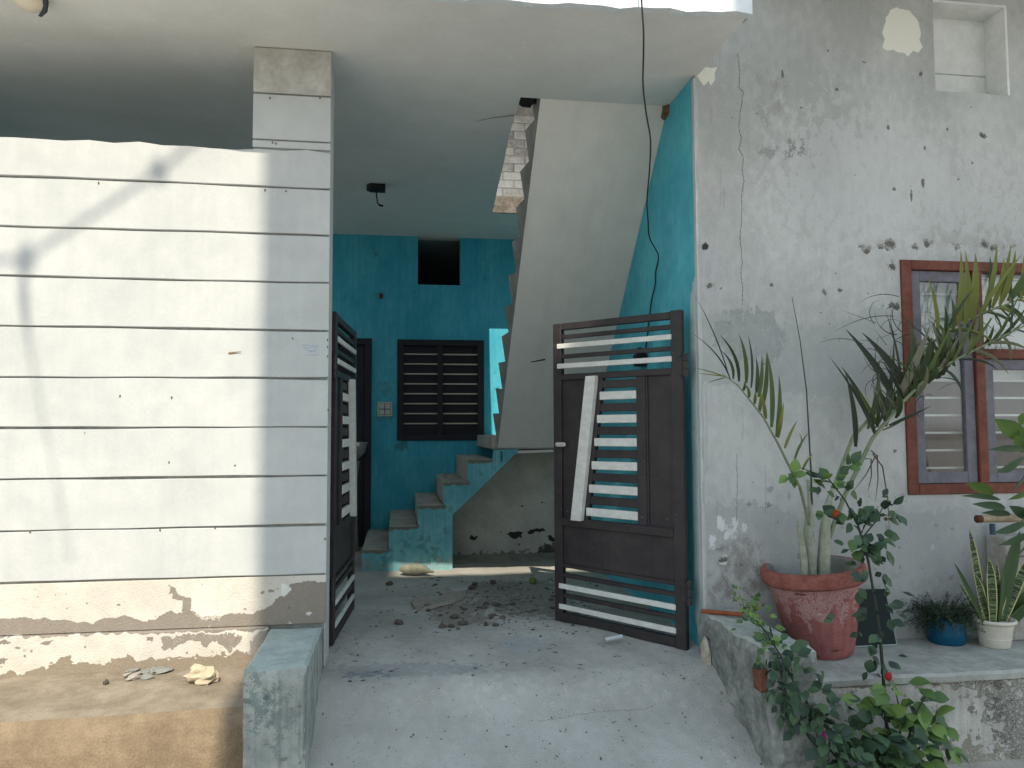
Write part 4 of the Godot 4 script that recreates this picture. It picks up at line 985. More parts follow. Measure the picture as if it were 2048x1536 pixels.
# ---------------------------------------------------------------- things in the hallway
func hall_details() -> void:
	var B := -3.86
	# window of the inner room
	var W := thing("inner_window", "dark shuttered window with pale horizontal bars in teal wall", "window", Vector3(0.42, 1.066, B))
	var fr := func(a: Vector3, b: Vector3) -> void: part(W, "frame_bar", bx(a, b, 0.004), M.dark)
	fr.call(Vector3(-0.02, 1.066, B - 0.08), Vector3(0.045, 2.095, B + 0.022)); fr.call(Vector3(0.80, 1.066, B - 0.08), Vector3(0.866, 2.095, B + 0.022))
	fr.call(Vector3(0.045, 2.035, B - 0.08), Vector3(0.80, 2.095, B + 0.020)); fr.call(Vector3(0.045, 1.066, B - 0.08), Vector3(0.80, 1.125, B + 0.024))
	fr.call(Vector3(0.385, 1.125, B - 0.08), Vector3(0.445, 2.035, B + 0.018))
	for k in 8:
		var y := 1.23 + k * 0.1015
		for q in [[0.045, 0.385], [0.445, 0.80]]:
			part(W, "bar", bx(Vector3(q[0], y, B - 0.012), Vector3(q[1], y + 0.013, B + 0.004), 0.003), M.steel)
	part(W, "shutter", bx(Vector3(0.045, 1.125, B - 0.07), Vector3(0.385, 2.035, B - 0.05)), M.navy)
	part(W, "shutter", bx(Vector3(0.445, 1.125, B - 0.07), Vector3(0.80, 2.035, B - 0.05)), M.dark)
	# door
	var D := thing("inner_door", "dark navy door frame standing open in the teal wall", "door", Vector3(-0.7, 0, B))
	part(D, "jamb", bx(Vector3(-0.345, 0, B - 0.1), Vector3(-0.277, 2.1, B + 0.03), 0.005), M.dark)
	part(D, "jamb", bx(Vector3(-1.16, 0, B - 0.1), Vector3(-1.09, 2.1, B + 0.03), 0.005), M.dark)
	part(D, "head", bx(Vector3(-1.09, 2.035, B - 0.1), Vector3(-0.345, 2.1, B + 0.03), 0.005), M.dark)
	part(D, "leaf", bx(Vector3(-1.09, 0.02, B - 0.06), Vector3(-0.347, 2.035, B - 0.02), 0.004), M.navy)
	var bs := thing("wash_basin", "small pale wash basin beside the dark inner door", "basin", Vector3(-0.36, 0, B + 0.2))
	var bm := MB.new(); bm.lathe([[0.0, 0.85], [0.06, 0.86], [0.13, 0.93], [0.15, 1.02], [0.158, 1.03], [0.15, 1.035], [0.12, 0.96], [0.0, 0.92]], 20, Transform3D(Basis(), Vector3(-0.46, 0.02, B + 0.18)))
	part(bs, "bowl", bm, plain(rgb(150, 150, 144), 0.35))
	var pm := MB.new(); pm.lathe([[0.085, 0.0], [0.07, 0.1], [0.055, 0.4], [0.06, 0.7], [0.08, 0.87]], 16, Transform3D(Basis(), Vector3(-0.46, 0.0, B + 0.18)))
	part(bs, "pedestal", pm, plain(rgb(140, 140, 134), 0.4))
	# switchboard
	var S := thing("switchboard", "square white switch plate beside the dark inner window", "switch", Vector3(-0.145, 1.31, B))
	part(S, "plate", bx(Vector3(-0.218, 1.31, B), Vector3(-0.072, 1.456, B + 0.018), 0.006), plain(rgb(206, 196, 176), 0.4))
	part(S, "recess", bx(Vector3(-0.202, 1.326, B + 0.018), Vector3(-0.088, 1.440, B + 0.0195)), plain(rgb(70, 76, 90), 0.5))
	for q in [[-0.199, 1.387], [-0.142, 1.387], [-0.199, 1.329], [-0.142, 1.329]]:
		part(S, "switch", bx(Vector3(q[0], q[1], B + 0.0195), Vector3(q[0] + 0.05, q[1] + 0.05, B + 0.026), 0.004), plain(rgb(190, 196, 194), 0.4))
	var hk := MB.new(); hk.rock(on_z(762, 592, B + 0.01), Vector3(0.024, 0.03, 0.02), 4, 6, 8, 0.5)
	one("wall_hook", hk, plain(rgb(96, 62, 54), 0.8), "rusty hook stub on the teal back wall", "hook", "", "", on_z(762, 592, B))
	# ceiling rose with a dangling wire
	var p := on_y(752, 370, 3.168)
	var L := thing("ceiling_box", "black ceiling junction box with a dangling wire in the hallway", "junction box", p)
	var bxm := MB.new()
	bxm.prism(PackedVector2Array([Vector2(-0.075, 0.0), Vector2(-0.045, 0.045), Vector2(0.075, 0.045), Vector2(0.075, -0.045), Vector2(-0.045, -0.045)]), func(q: Vector2, h: float) -> Vector3: return p + Vector3(q.x, h, q.y), -0.05, 0.0)
	part(L, "box", bxm, M.black)
	var wm := MB.new(); wm.tube([p + Vector3(0.005, -0.05, 0.02), p + Vector3(0.006, -0.10, 0.02), p + Vector3(0.015, -0.155, 0.02), p + Vector3(0.03, -0.172, 0.02), p + Vector3(0.06, -0.178, 0.02)], [0.007, 0.006, 0.006, 0.009, 0.009], 6)
	part(L, "wire", wm, M.black)
	# long loose wire from the canopy edge to the teal wall
	var pts := []
	for q in [[1282, -60, 0.70], [1283, 0, 0.69], [1287, 60, 0.66], [1287, 110, 0.58], [1286, 170, 0.44], [1293, 230, 0.32], [1301, 280, 0.22], [1299, 340, 0.10], [1294, 400, -0.02], [1296, 440, -0.12], [1299, 475, -0.26]]:
		pts.append(on_z(q[0], q[1], q[2]))
	for q in [[1312, 500, 1.56], [1317, 515, 1.62], [1311, 545, 1.632], [1310, 570, 1.63], [1303, 600, 1.632], [1298, 640, 1.63], [1292, 690, 1.632], [1284, 735, 1.63]]:
		pts.append(on_x(q[0], q[1], q[2]))
	var cw := MB.new()
	var fine := []
	for i in pts.size() - 1:
		for k in 4:
			var a: Vector3 = pts[maxi(i - 1, 0)]; var b: Vector3 = pts[i]; var c: Vector3 = pts[i + 1]; var e: Vector3 = pts[mini(i + 2, pts.size() - 1)]
			fine.append(b.cubic_interpolate(c, a, e, k / 4.0))
	fine.append(pts[-1])
	cw.tube(fine, [0.0042], 6)
	one("loose_wire", cw, plain(rgb(34, 38, 40), 0.6), "long black wire hanging from the canopy edge to the teal wall", "wire", "", "", pts[0])
	var ww := MB.new(); ww.tube([on_y(950, 243, 3.16), on_y(985, 236, 3.163), on_y(1028, 231, 3.15)], [0.001, 0.0022, 0.004], 6)
	one("ceiling_wire", ww, M.cement, "short wire lying along the ceiling by the stair opening", "wire", "", "", on_y(1000, 235, 3.165))
	var wb := MB.new()
	var q0 := on_x(1280, 722, 1.60)
	wb.box(q0 - Vector3(0.035, 0.035, 0.05), q0 + Vector3(0.038, 0.05, 0.05), 0.01); wb.box(q0 + Vector3(-0.02, 0.05, -0.02), q0 + Vector3(0.02, 0.09, 0.015), 0.006)
	one("wire_box", wb, M.black, "small black box where the loose wire ends", "wire box", "", "", q0)
	# broken plaster in the corner of the ceiling
	var bk := MB.new(); bk.rock(on_y(1337, 217, 3.165) + Vector3(-0.01, -0.01, 0.0), Vector3(0.045, 0.055, 0.07), 9, 7, 10, 0.6)
	one("broken_plaster_lump", bk, surf(rgb(104, 84, 66), rgb(132, 110, 90), 0.97, 0.1, 96, 0.6, 10.0), "brown broken plaster in the corner above the upper flight", "plaster", "", "", on_y(1337, 217, 3.16))
	var sc := MB.new(); sc.tube([on_z(1062, 724, -1.56), on_z(1090, 719, -1.56)], [0.004, 0.006], 5)
	one("soffit_stain_stick", sc, M.black, "thin dark splinter stuck to the stair soffit", "splinter", "", "", on_z(1075, 722, -1.56))

func left_details() -> void:
	# lamp under the canopy, only partly in the picture
	var p := on_y(70, -4, 3.168)
	var L := thing("canopy_lamp", "cream glass lamp bowl clipped under the canopy", "lamp", p)
	var m := MB.new(); m.lathe([[0.0, -0.06], [0.035, -0.055], [0.062, -0.038], [0.076, -0.01], [0.078, 0.0]], 24, Transform3D(Basis(), p + Vector3(-0.02, 0, 0)))
	part(L, "bowl", m, plain(rgb(222, 212, 188), 0.3))
	var c := MB.new(); c.tube([p + Vector3(0.0, -0.056, -0.055), p + Vector3(0.035, -0.05, -0.02), p + Vector3(0.056, -0.026, 0.02), p + Vector3(0.062, 0.0, 0.05)], [0.008, 0.011, 0.012, 0.009], 8, 0.5)
	part(L, "clip", c, plain(rgb(60, 68, 74), 0.5))
	# straw stuck on a plank and scribble in blue chalk
	var s := MB.new(); s.tube([on_z(457, 706, 0.009), on_z(482, 703, 0.012)], [0.004, 0.0015], 5)
	one("straw_twig", s, plain(rgb(140, 112, 70), 0.9), "short straw twig stuck to a white plank", "twig", "", "", on_z(470, 705, 0))
	var ch := thing("chalk_scribble", "faint blue scribbled lines on a white plank", "scribble", on_z(620, 700, 0.006))
	var bl := plain(rgb(150, 172, 206), 0.95)
	for q in [[604, 690, 636, 691], [606, 693, 614, 698], [614, 695, 637, 694], [612, 699, 630, 703], [618, 704, 636, 699], [610, 710, 637, 709]]:
		var a := MB.new(); a.tube([on_z(q[0], q[1], 0.0062), on_z((q[0] + q[2]) * 0.5, (q[1] + q[3]) * 0.5 + 0.6, 0.0062), on_z(q[2], q[3], 0.0062)], [0.0012], 4)
		part(ch, "stroke", a, bl)
	var fk := MB.new()
	for q in [[240, 792], [343, 795], [170, 866], [338, 925], [470, 931], [585, 677], [197, 366], [530, 380], [572, 382], [545, 285], [552, 287], [655, 680], [655, 694], [655, 713], [656, 820], [650, 1078], [640, 196], [540, 196], [320, 1060], [430, 1056], [60, 1064]]:
		fk.rock(on_z(q[0], q[1], 0.005), Vector3(0.004, 0.005 + rng.randf() * 0.004, 0.003), q[0], 4, 6, 0.6)
	one("plaster_flecks", fk, plain(rgb(110, 92, 66), 0.95), "tiny brown mud flecks stuck on the white planks", "flecks", "", "stuff")
	# rubble on the ledge
	var dm := [M.debris, M.cement, surf(rgb(120, 122, 116), rgb(150, 150, 142), 0.97, 0.15, 97, 0.5, 14.0)]
	var k := 0
	for i in 22:
		var f := rng.randf()
		var px := lerpf(262, 366, f) + rng.randfn() * 9.0
		var py := lerpf(1354, 1314, f) + rng.randfn() * 6.0
		var pt := on_y(px, py + 5, 0.010) + Vector3(0, 0.004, 0)
		var w := rng.randf_range(0.012, 0.045)
		var r := MB.new(); r.rock(Vector3(0, 0.006, 0), Vector3(w, rng.randf_range(0.006, 0.013), w * rng.randf_range(0.35, 0.6)), 30 + k, 5, 8, 0.7)
		var o := one("rubble_flake", r, dm[rng.randi() % 3], "thin mortar flake in the rubble strewn on the sandy ledge", "rubble", "rubble on the sandy ledge", "", Vector3.ZERO)
		o.transform = Transform3D(Basis(Vector3.UP, rng.randf_range(0.3, 0.9)) * Basis(Vector3.RIGHT, rng.randf_range(-0.3, 0.3)), pt)
		k += 1
	var pc := on_y(404, 1368, 0.0)
	var big := MB.new(); big.rock(pc + Vector3(0, 0.035, 0), Vector3(0.068, 0.045, 0.05), 77, 9, 13, 0.7)
	one("stone", big, surf(rgb(182, 168, 142), rgb(206, 194, 170), 0.97, 0.12, 98, 0.6, 12.0), "lumpy pale stone on the sandy ledge beside the rubble", "stone", "", "", pc)
	var pb := on_y(212, 1372, 0.0)
	var peb := MB.new(); peb.rock(pb + Vector3(0, 0.012, 0), Vector3(0.013, 0.016, 0.012), 78, 6, 8, 0.5)
	one("pebble", peb, M.debris_dark, "single dark pebble on the sandy ledge", "pebble", "", "", pb)

# ---------------------------------------------------------------- plants
var leaf_meshes := []
func ovate(len_: float, wid: float, fold: float, droop: float) -> ArrayMesh:
	var m := MB.new()
	var pts := []
	var ws := []
	var prof := [0.12, 0.62, 0.95, 1.0, 0.82, 0.45, 0.04]
	for i in 7:
		var f := i / 6.0
		pts.append(Vector3(0, len_ * f, -droop * f * f)); ws.append(wid * prof[i])
	m.ribbon(pts, ws, Vector3.RIGHT, fold)
	return m.mesh()
func leaf_xf(at: Vector3, dir: Vector3, face_to: Vector3, s: float) -> Transform3D:
	var y := dir.normalized()
	var x := y.cross(face_to).normalized()
	if x.length() < 0.1: x = Vector3.RIGHT
	var z := x.cross(y).normalized()
	return Transform3D(Basis(x * s, y * s, z * s), at)
func along(pts: Array, t: float) -> Vector3:
	var f := clampf(t, 0.0, 0.9999) * (pts.size() - 1)
	var i := int(f)
	return pts[i].lerp(pts[i + 1], f - i)
func sprays(P: Node, pts: Array, n: int, t0: float, t1: float, spread: float, s0: float, s1: float, mats: Array, called := "leaf") -> void:
	# leaves on short stalks round a cane; each a mesh of its own
	var g := rng
	for i in n:
		var c := along(pts, lerpf(t0, t1, (i + g.randf()) / n))
		var off := Vector3(g.randfn(), g.randfn() * 0.9, g.randfn() * 0.7) * spread
		var p := c + off
		var dir := (off.normalized() + Vector3(g.randf_range(-0.7, 0.7), g.randf_range(-0.9, 0.35), g.randf_range(-0.1, 0.6))).normalized()
		var fc := Vector3(g.randf_range(-0.6, 0.6), g.randf_range(0.2, 1.0), g.randf_range(0.3, 1.0)).normalized()
		var s := g.randf_range(s0, s1)
		piece(P, called, leaf_meshes[g.randi() % 3], mats[g.randi() % mats.size()], leaf_xf(p, dir, fc, s))
		if g.randf() < 0.75: piece(P, called, leaf_meshes[g.randi() % 3], mats[g.randi() % mats.size()], leaf_xf(p - dir * s * 0.2, (dir + Vector3(g.randf_range(-1, 1), g.randf_range(-1, 0.6), g.randf_range(-0.5, 0.7))).normalized(), fc, s * 0.85))
func blade(P: Node, a: Vector3, b: Vector3, bend: Vector3, w: float, mat: Material, fold := 0.35) -> void:
	var m := MB.new()
	var pts := []
	var ws := []
	var n := 9
	for i in n:
		var f := float(i) / (n - 1)
		pts.append(a.lerp(b, f) + bend * 4.0 * f * (1.0 - f))
		ws.append(w * [0.55, 0.85, 1.0, 1.0, 0.92, 0.78, 0.58, 0.34, 0.05][i])
	m.ribbon(pts, ws, Vector3(1, 0, 0.5) if absf((b - a).normalized().x) < 0.75 else Vector3(0, 1, 0.6), fold)
	part(P, "leaflet", m, mat)

func plants() -> void:
	leaf_meshes = [ovate(1.0, 0.66, 0.25, 0.12), ovate(1.0, 0.74, 0.15, 0.2), ovate(0.95, 0.58, 0.35, 0.05)]
	# ---- large terracotta pot
	var base := on_y(1646, 1306, -0.018)
	var tilt := Transform3D(Basis(Vector3.BACK, 0.10), base)
	var pot := thing("clay_pot", "large maroon painted clay pot with white bloom, holding the palm", "pot", base)
	var t := Tex.new(720, 360, Rect2(0, 0, 1, 1), rgb(134, 82, 78), rgb(156, 100, 98), 101, 9.0, 8.0)
	var bloom := rgb(182, 160, 154)
	var pp := PackedVector2Array([Vector2(-0.05, 1.05), Vector2(-0.05, 0.8)])
	var gg := RandomNumberGenerator.new(); gg.seed = 5
	for i in 60: pp.append(Vector2(i / 59.0, 0.80 - 0.30 * pow(gg.randf(), 1.6)))
	pp.append(Vector2(1.05, 0.8)); pp.append(Vector2(1.05, 1.05))
	t.poly(pp, bloom, 0.75, 0.012, 0.8, 15)
	t.poly(PackedVector2Array([Vector2(0, 0), Vector2(1, 0), Vector2(1, 0.1), Vector2(0.7, 0.13), Vector2(0.5, 0.07), Vector2(0.3, 0.15), Vector2(0, 0.08)]), rgb(156, 132, 124), 0.7, 0.03, 0.7)
	t.specks(50, Rect2(0, 0, 1, 1), 0.002, 0.012, rgb(206, 196, 190), 0.7, 13)
	t.specks(30, Rect2(0, 0, 1, 1), 0.003, 0.02, rgb(84, 44, 42), 0.7, 14)
	var pm := MB.new(); pm.lathe([[0.0, 0.0], [0.135, 0.0], [0.15, 0.012], [0.163, 0.05], [0.176, 0.10], [0.189, 0.16], [0.201, 0.22], [0.212, 0.28], [0.222, 0.34], [0.228, 0.376], [0.230, 0.39]], 48, tilt, 0.008)
	part(pot, "body", pm, t.mat(0.85, 0.4))
	var rm := MB.new(); rm.lathe([[0.228, 0.384], [0.250, 0.384], [0.262, 0.392], [0.267, 0.405], [0.268, 0.43], [0.266, 0.452], [0.260, 0.462], [0.248, 0.467], [0.234, 0.465]], 56, tilt, 0.006)
	part(pot, "rim", rm, surf(rgb(122, 72, 64), rgb(160, 104, 94), 0.85, 0.3, 102, 0.3, 12.0))
	var iw := MB.new(); iw.lathe([[0.234, 0.465], [0.224, 0.455], [0.216, 0.42], [0.210, 0.38], [0.204, 0.35]], 48, tilt, 0.006)
	part(pot, "inner_wall", iw, M.cement)
	var so := MB.new(); so.lathe([[0.21, 0.375], [0.12, 0.385], [0.0, 0.392]], 24, tilt, 0.01)
	part(pot, "soil", so, M.debris_dark)
	# ---- palm
	var pal := [leafy(rgb(74, 92, 46)), leafy(rgb(58, 74, 44)), leafy(rgb(52, 62, 50)), leafy(rgb(112, 118, 58)), leafy(rgb(104, 106, 84)), leafy(rgb(80, 72, 52))]
	var stem := surf(rgb(112, 122, 96), rgb(138, 146, 116), 0.6, 0.3, 103, 0.05, 6.0, 10.0)
	var Zp := base.z
	var K := 0.3262
	var cp := func(x: float, y: float, z: float) -> Vector3: return on_z(1380 + x * K, 440 + y * K, z)
	var palm := thing("potted_palm", "ragged young palm with long arching fronds growing from the maroon pot", "palm", on_z(1632, 1150, Zp))
	var sheath := surf(rgb(140, 146, 128), rgb(170, 174, 156), 0.7, 0.2, 104, 0.1, 6.0, 14.0)
	for q in [[[[1622, 1165], [1618, 1120], [1616, 1070], [1622, 1010], [1616, 960]], [0.045, 0.044, 0.037, 0.022, 0.010], 0.0], [[[1646, 1165], [1648, 1110], [1650, 1060], [1655, 1010], [1672, 960]], [0.044, 0.042, 0.036, 0.022, 0.012], 0.012], [[[1610, 1160], [1607, 1110], [1601, 1070], [1596, 1042]], [0.026, 0.024, 0.018, 0.009], 0.045]]:
		var pts := []
		for p in q[0]: pts.append(on_z(p[0], p[1], Zp + q[2]))
		var m := MB.new(); m.tube(pts, q[1], 10, 0.7); part(palm, "sheath", m, sheath)
	var frond := func(pts: Array, r0: float, r1: float) -> MeshInstance3D:
		var rr := []
		for i in pts.size(): rr.append(lerpf(r0, r1, float(i) / (pts.size() - 1)))
		var m := MB.new(); m.tube(pts, rr, 7, 0.8); return part(palm, "frond", m, stem)
	var px3 := func(a: Array, z0: float, z1: float) -> Array:
		var o := []
		for i in a.size(): o.append(on_z(a[i][0], a[i][1], lerpf(z0, z1, float(i) / (a.size() - 1))))
		return o
	var f1: MeshInstance3D = frond.call(px3.call([[1626, 1085], [1614, 1030], [1600, 975], [1582, 940], [1556, 887], [1527, 835], [1501, 802], [1475, 770], [1445, 748]], Zp, Zp + 0.22), 0.012, 0.003)
	for q in [[265, 975, 190, 800, 20, 9, 1], [300, 990, 185, 705, 28, 11, 1], [345, 1000, 300, 700, 12, 13, 0], [375, 1030, 355, 705, 10, 8, 2], [405, 1060, 405, 840, 3, 12, 1], [420, 1085, 440, 830, 3, 13, 0], [450, 1130, 470, 800, 3, 14, 0], [500, 1270, 475, 820, 10, 15, 0], [465, 1220, 440, 1050, -6, 12, 3], [425, 1180, 435, 1060, -5, 11, 3], [395, 1130, 400, 1040, -4, 10, 3], [530, 1330, 545, 950, 6, 15, 0], [540, 1335, 575, 1115, -6, 12, 3], [580, 1400, 660, 1225, -12, 10, 3], [360, 1090, 340, 1010, 4, 10, 0], [210, 960, 0, 900, 6, 4, 3], [215, 960, 40, 940, 2, 4, 3], [220, 965, 100, 1000, -5, 4, 5], [250, 985, 10, 690, 30, 5, 2], [240, 960, 35, 470, 10, 4, 2], [320, 1050, 330, 990, 5, 10, 0], [660, 1420, 665, 1300, 16, 5, 4], [640, 1480, 730, 1300, -20, 8, 0], [690, 1533, 760, 1430, -16, 8, 3]]:
		var a: Vector3 = cp.call(q[0], q[1], Zp + 0.1 + rng.randf_range(-0.02, 0.02)); var b: Vector3 = cp.call(q[2], q[3], Zp + 0.12 + rng.randf_range(-0.06, 0.08))
		blade(f1, a, b, Vector3(q[4] * K / 385.0, absf(q[4]) * 0.3 * K / 385.0, 0.012), q[5] * K / 385.0 * 1.9, pal[q[6]])
	var sp: MeshInstance3D = frond.call([on_z(1626, 1080, Zp), on_z(1622, 940, Zp + 0.03), on_z(1613, 780, Zp + 0.05), on_z(1600, 680, Zp + 0.06), on_z(1584, 594, Zp + 0.08)], 0.007, 0.0015)
	sp.material_override = pal[2]
	var fA: MeshInstance3D = frond.call(px3.call([[1648, 1085], [1662, 990], [1706, 874], [1745, 831], [1804, 773], [1850, 700], [1900, 655], [1960, 629], [2048, 595], [2120, 570]], Zp, Zp + 0.05), 0.014, 0.004)
	var fB: MeshInstance3D = frond.call(px3.call([[1655, 1085], [1690, 990], [1745, 877], [1804, 805], [1843, 766], [1902, 724], [1947, 701], [2000, 675], [2048, 652], [2120, 625]], Zp + 0.02, Zp + 0.16), 0.015, 0.004)
	for q in [[1640, 650, 1660, 190, 0, 22, 3], [1690, 640, 1690, 190, -3, 20, 3], [1725, 610, 1750, 205, -3, 30, 3], [1800, 560, 1880, 150, 6, 20, 3], [1850, 540, 1925, 230, 5, 18, 3], [1900, 515, 1995, 185, 6, 22, 3], [1950, 495, 2065, 290, 6, 28, 0], [2010, 470, 2110, 340, 6, 28, 0], [2060, 450, 2170, 320, 6, 24, 0], [1560, 700, 1560, 520, 0, 14, 1], [1610, 680, 1600, 470, 3, 16, 0], [1520, 720, 1455, 340, 8, 14, 3], [1760, 590, 1700, 760, 8, 12, 4], [1850, 560, 1900, 700, 14, 8, 1], [1950, 520, 2060, 640, 14, 8, 1], [1900, 540, 1990, 690, 12, 7, 1]]:
		var a: Vector3 = cp.call(q[0], q[1], Zp + 0.04); var b: Vector3 = cp.call(q[2], q[3], Zp + 0.04 + rng.randf_range(-0.05, 0.10))
		blade(fA, a, b, Vector3(q[4] * K / 385.0, 0, 0.015), q[5] * K / 385.0 * 1.7, pal[q[6]])
	for q in [[1650, 840, 1640, 620, 0, 16, 4], [1700, 825, 1740, 640, 0, 18, 3], [1560, 885, 1580, 640, 0, 18, 0], [1780, 790, 1860, 640, 4, 14, 1], [1830, 770, 1965, 560, 4, 14, 1], [1870, 750, 2060, 530, 6, 14, 1], [1930, 720, 2100, 560, 6, 14, 1], [1330, 1040, 1055, 690, 10, 30, 2], [1260, 1110, 955, 670, 14, 28, 2], [1130, 1300, 930, 900, 10, 22, 2], [1015, 1390, 950, 930, 8, 20, 2], [1130, 1310, 855, 840, 14, 12, 2], [1280, 1080, 1470, 650, -6, 30, 4], [1320, 1020, 1360, 700, -4, 22, 1], [1420, 1010, 1600, 700, -4, 34, 1], [1400, 990, 1480, 720, -3, 30, 1], [1470, 950, 1560, 650, 0, 20, 0], [1380, 1000, 1330, 580, 5, 26, 5], [1180, 1220, 1250, 740, 4, 18, 2], [1150, 1270, 1130, 820, 4, 14, 2], [1250, 1150, 1370, 830, 0, 22, 4], [1090, 1280, 1160, 860, 6, 18, 1], [1300, 1090, 1200, 560, 8, 10, 2], [1220, 1260, 1480, 1140, -6, 14, 2], [1180, 1290, 1330, 1210, 4, 9, 5], [1250, 1240, 1480, 1135, 5, 6, 5], [1560, 900, 1480, 640, 3, 24, 4], [1600, 870, 1640, 700, 3, 30, 2], [1500, 930, 1420, 640, 6, 14, 0], [1720, 830, 1900, 800, 18, 7, 5], [1800, 790, 1760, 880, 8, 6, 5], [1430, 1000, 1520, 900, 6, 26, 1]]:
		var a: Vector3 = cp.call(q[0], q[1], Zp + 0.06); var b: Vector3 = cp.call(q[2], q[3], Zp + 0.06 + rng.randf_range(-0.08, 0.12))
		blade(fB, a, b, Vector3(q[4] * K / 385.0, 0, 0.02), q[5] * K / 385.0 * 1.6, pal[q[6]])
	for i in 26:
		var f := i / 25.0
		var a := along([cp.call(1560, 700, Zp + 0.04), cp.call(1780, 575, Zp + 0.04), cp.call(2050, 475, Zp + 0.05), cp.call(2270, 400, Zp + 0.05)], f)
		var up := i % 2 == 0
		var b := a + Vector3(rng.randf_range(0.02, 0.20) if up else rng.randf_range(0.08, 0.25), rng.randf_range(0.22, 0.36) if up else rng.randf_range(-0.16, 0.06), rng.randf_range(-0.12, 0.12))
		blade(fA, a, b, Vector3(-0.01, 0.02, 0.02), rng.randf_range(0.012, 0.024), pal[[3, 0, 1, 3][rng.randi() % 4]])
	for i in 22:
		var f := i / 21.0
		var a := along([cp.call(1420, 1000, Zp + 0.08), cp.call(1740, 800, Zp + 0.12), cp.call(2048, 650, Zp + 0.16), cp.call(2270, 560, Zp + 0.16)], f)
		var up := i % 2 == 0
		var b := a + Vector3(rng.randf_range(0.02, 0.18) if up else rng.randf_range(0.06, 0.22), rng.randf_range(0.16, 0.30) if up else rng.randf_range(-0.18, 0.02), rng.randf_range(-0.12, 0.12))
		blade(fB, a, b, Vector3(0.0, 0.02, 0.02), rng.randf_range(0.010, 0.020), pal[[1, 0, 4, 2][rng.randi() % 4]])
	for i in 44:
		var f := rng.randf()
		var bx0 := lerpf(1130, 1640, f)
		var by0 := lerpf(1290, 850, f)
		var up := rng.randf_range(-0.75, 0.45)
		var ln := rng.randf_range(150, 340)
		var a: Vector3 = cp.call(bx0 + rng.randf_range(-30, 30), by0 + rng.randf_range(-25, 25), Zp + 0.05); var b: Vector3 = cp.call(bx0 + up * ln, by0 - ln * rng.randf_range(0.75, 1.0), Zp + 0.05 + rng.randf_range(-0.10, 0.14))
		blade(fB, a, b, Vector3(rng.randf_range(-0.02, 0.02), 0, 0.02), rng.randf_range(0.010, 0.026), pal[[0, 1, 2, 1, 2, 4, 5][rng.randi() % 7]])
	# dry curled tips and hanging strings
	var dry := [plain(rgb(58, 52, 44), 0.8), plain(rgb(84, 74, 58), 0.8), plain(rgb(44, 46, 42), 0.8)]
	var string := func(a: Vector3, d0: Vector3, ln: float, curl: float, r: float) -> void:
		var pts := [a]
		var p := a
		var dd := d0.normalized()
		for i in 12:
			dd = (dd.rotated(Vector3.BACK, curl / 12.0) + Vector3(0, -0.03, rng.randf_range(-0.05, 0.05))).normalized()
			p += dd * ln / 12.0
			pts.append(p)
		var m := MB.new(); m.tube(pts, [r, r, r, r, r, r, r * 0.9, r * 0.8, r * 0.7, r * 0.6, r * 0.5, r * 0.4, r * 0.3], 4)
		part(fB, "dry_tip", m, dry[rng.randi() % 3])
	for i in 56:
		var a: Vector3 = cp.call(rng.randf_range(1120, 1560), rng.randf_range(620, 1100), Zp + 0.08 + rng.randf_range(-0.08, 0.1))
		string.call(a, Vector3(rng.randf_range(-1, 0.35), rng.randf_range(-0.1, 1), 0), rng.randf_range(0.08, 0.22), rng.randf_range(-3.2, 3.2), rng.randf_range(0.0012, 0.0026))
	for i in 14:
		var a: Vector3 = cp.call(rng.randf_range(1780, 2050), rng.randf_range(560, 800), Zp + 0.1)
		string.call(a, Vector3(rng.randf_range(-0.2, 1), rng.randf_range(-1, 0.2), 0), rng.randf_range(0.08, 0.18), rng.randf_range(-2.5, 2.5), 0.0022)
	string.call(cp.call(1280, 470, Zp + 0.05), Vector3(-1, 0.35, 0), 0.24, 0.55, 0.002)
	string.call(cp.call(1250, 590, Zp + 0.05), Vector3(-1, 0.1, 0), 0.36, 0.3, 0.002)
	string.call(cp.call(1060, 760, Zp + 0.05), Vector3(-1, 0.5, 0), 0.26, 0.5, 0.002)
	for q in [[1120, 330, 1222, 790], [1075, 360, 1092, 560], [1110, 310, 1136, 620], [1150, 340, 1000, 560]]:
		var a := on_z(1380 + q[0] * K, 800 + q[1] * K, Zp + 0.08)
		var b := on_z(1380 + q[2] * K, 800 + q[3] * K, Zp + 0.1)
		var m := MB.new(); m.tube([a, a.lerp(b, 0.3) + Vector3(0.03, 0.05, 0), a.lerp(b, 0.65) + Vector3(0.025, 0.02, 0), b], [0.004, 0.004, 0.003, 0.001], 5); part(fB, "dry_tip", m, dry[1])
	# ---- rose climbing past the pot
	var dg := [leafy(rgb(52, 74, 56)), leafy(rgb(60, 84, 60)), leafy(rgb(44, 62, 50)), leafy(rgb(66, 90, 62))]
	var lg := [leafy(rgb(96, 124, 62)), leafy(rgb(110, 136, 70)), leafy(rgb(80, 108, 56)), leafy(rgb(70, 96, 56))]
	var cane := plain(rgb(46, 54, 44), 0.7)
	var Z := 0.66
	var rose := thing("rose_bush", "tall leafy rose climbing beside the maroon pot from the street", "rose bush", on_z(1790, 1590, Z))
	rose.position.y = -0.46; org[rose] = rose.position
	var rc: Array = [Vector3(rose.position.x, -0.46, Z), on_z(1772, 1440, Z), on_z(1766, 1345, Z), on_z(1760, 1270, Z), on_z(1748, 1190, Z - 0.03), on_z(1736, 1120, Z - 0.07), on_z(1716, 1050, Z - 0.12), on_z(1690, 1000, Z - 0.16), on_z(1655, 955, Z - 0.2), on_z(1600, 935, Z - 0.2)]
	var cm := MB.new(); cm.tube(rc, [0.009, 0.008, 0.008, 0.007, 0.006, 0.006, 0.005, 0.004, 0.003, 0.002], 6); part(rose, "cane", cm, cane)
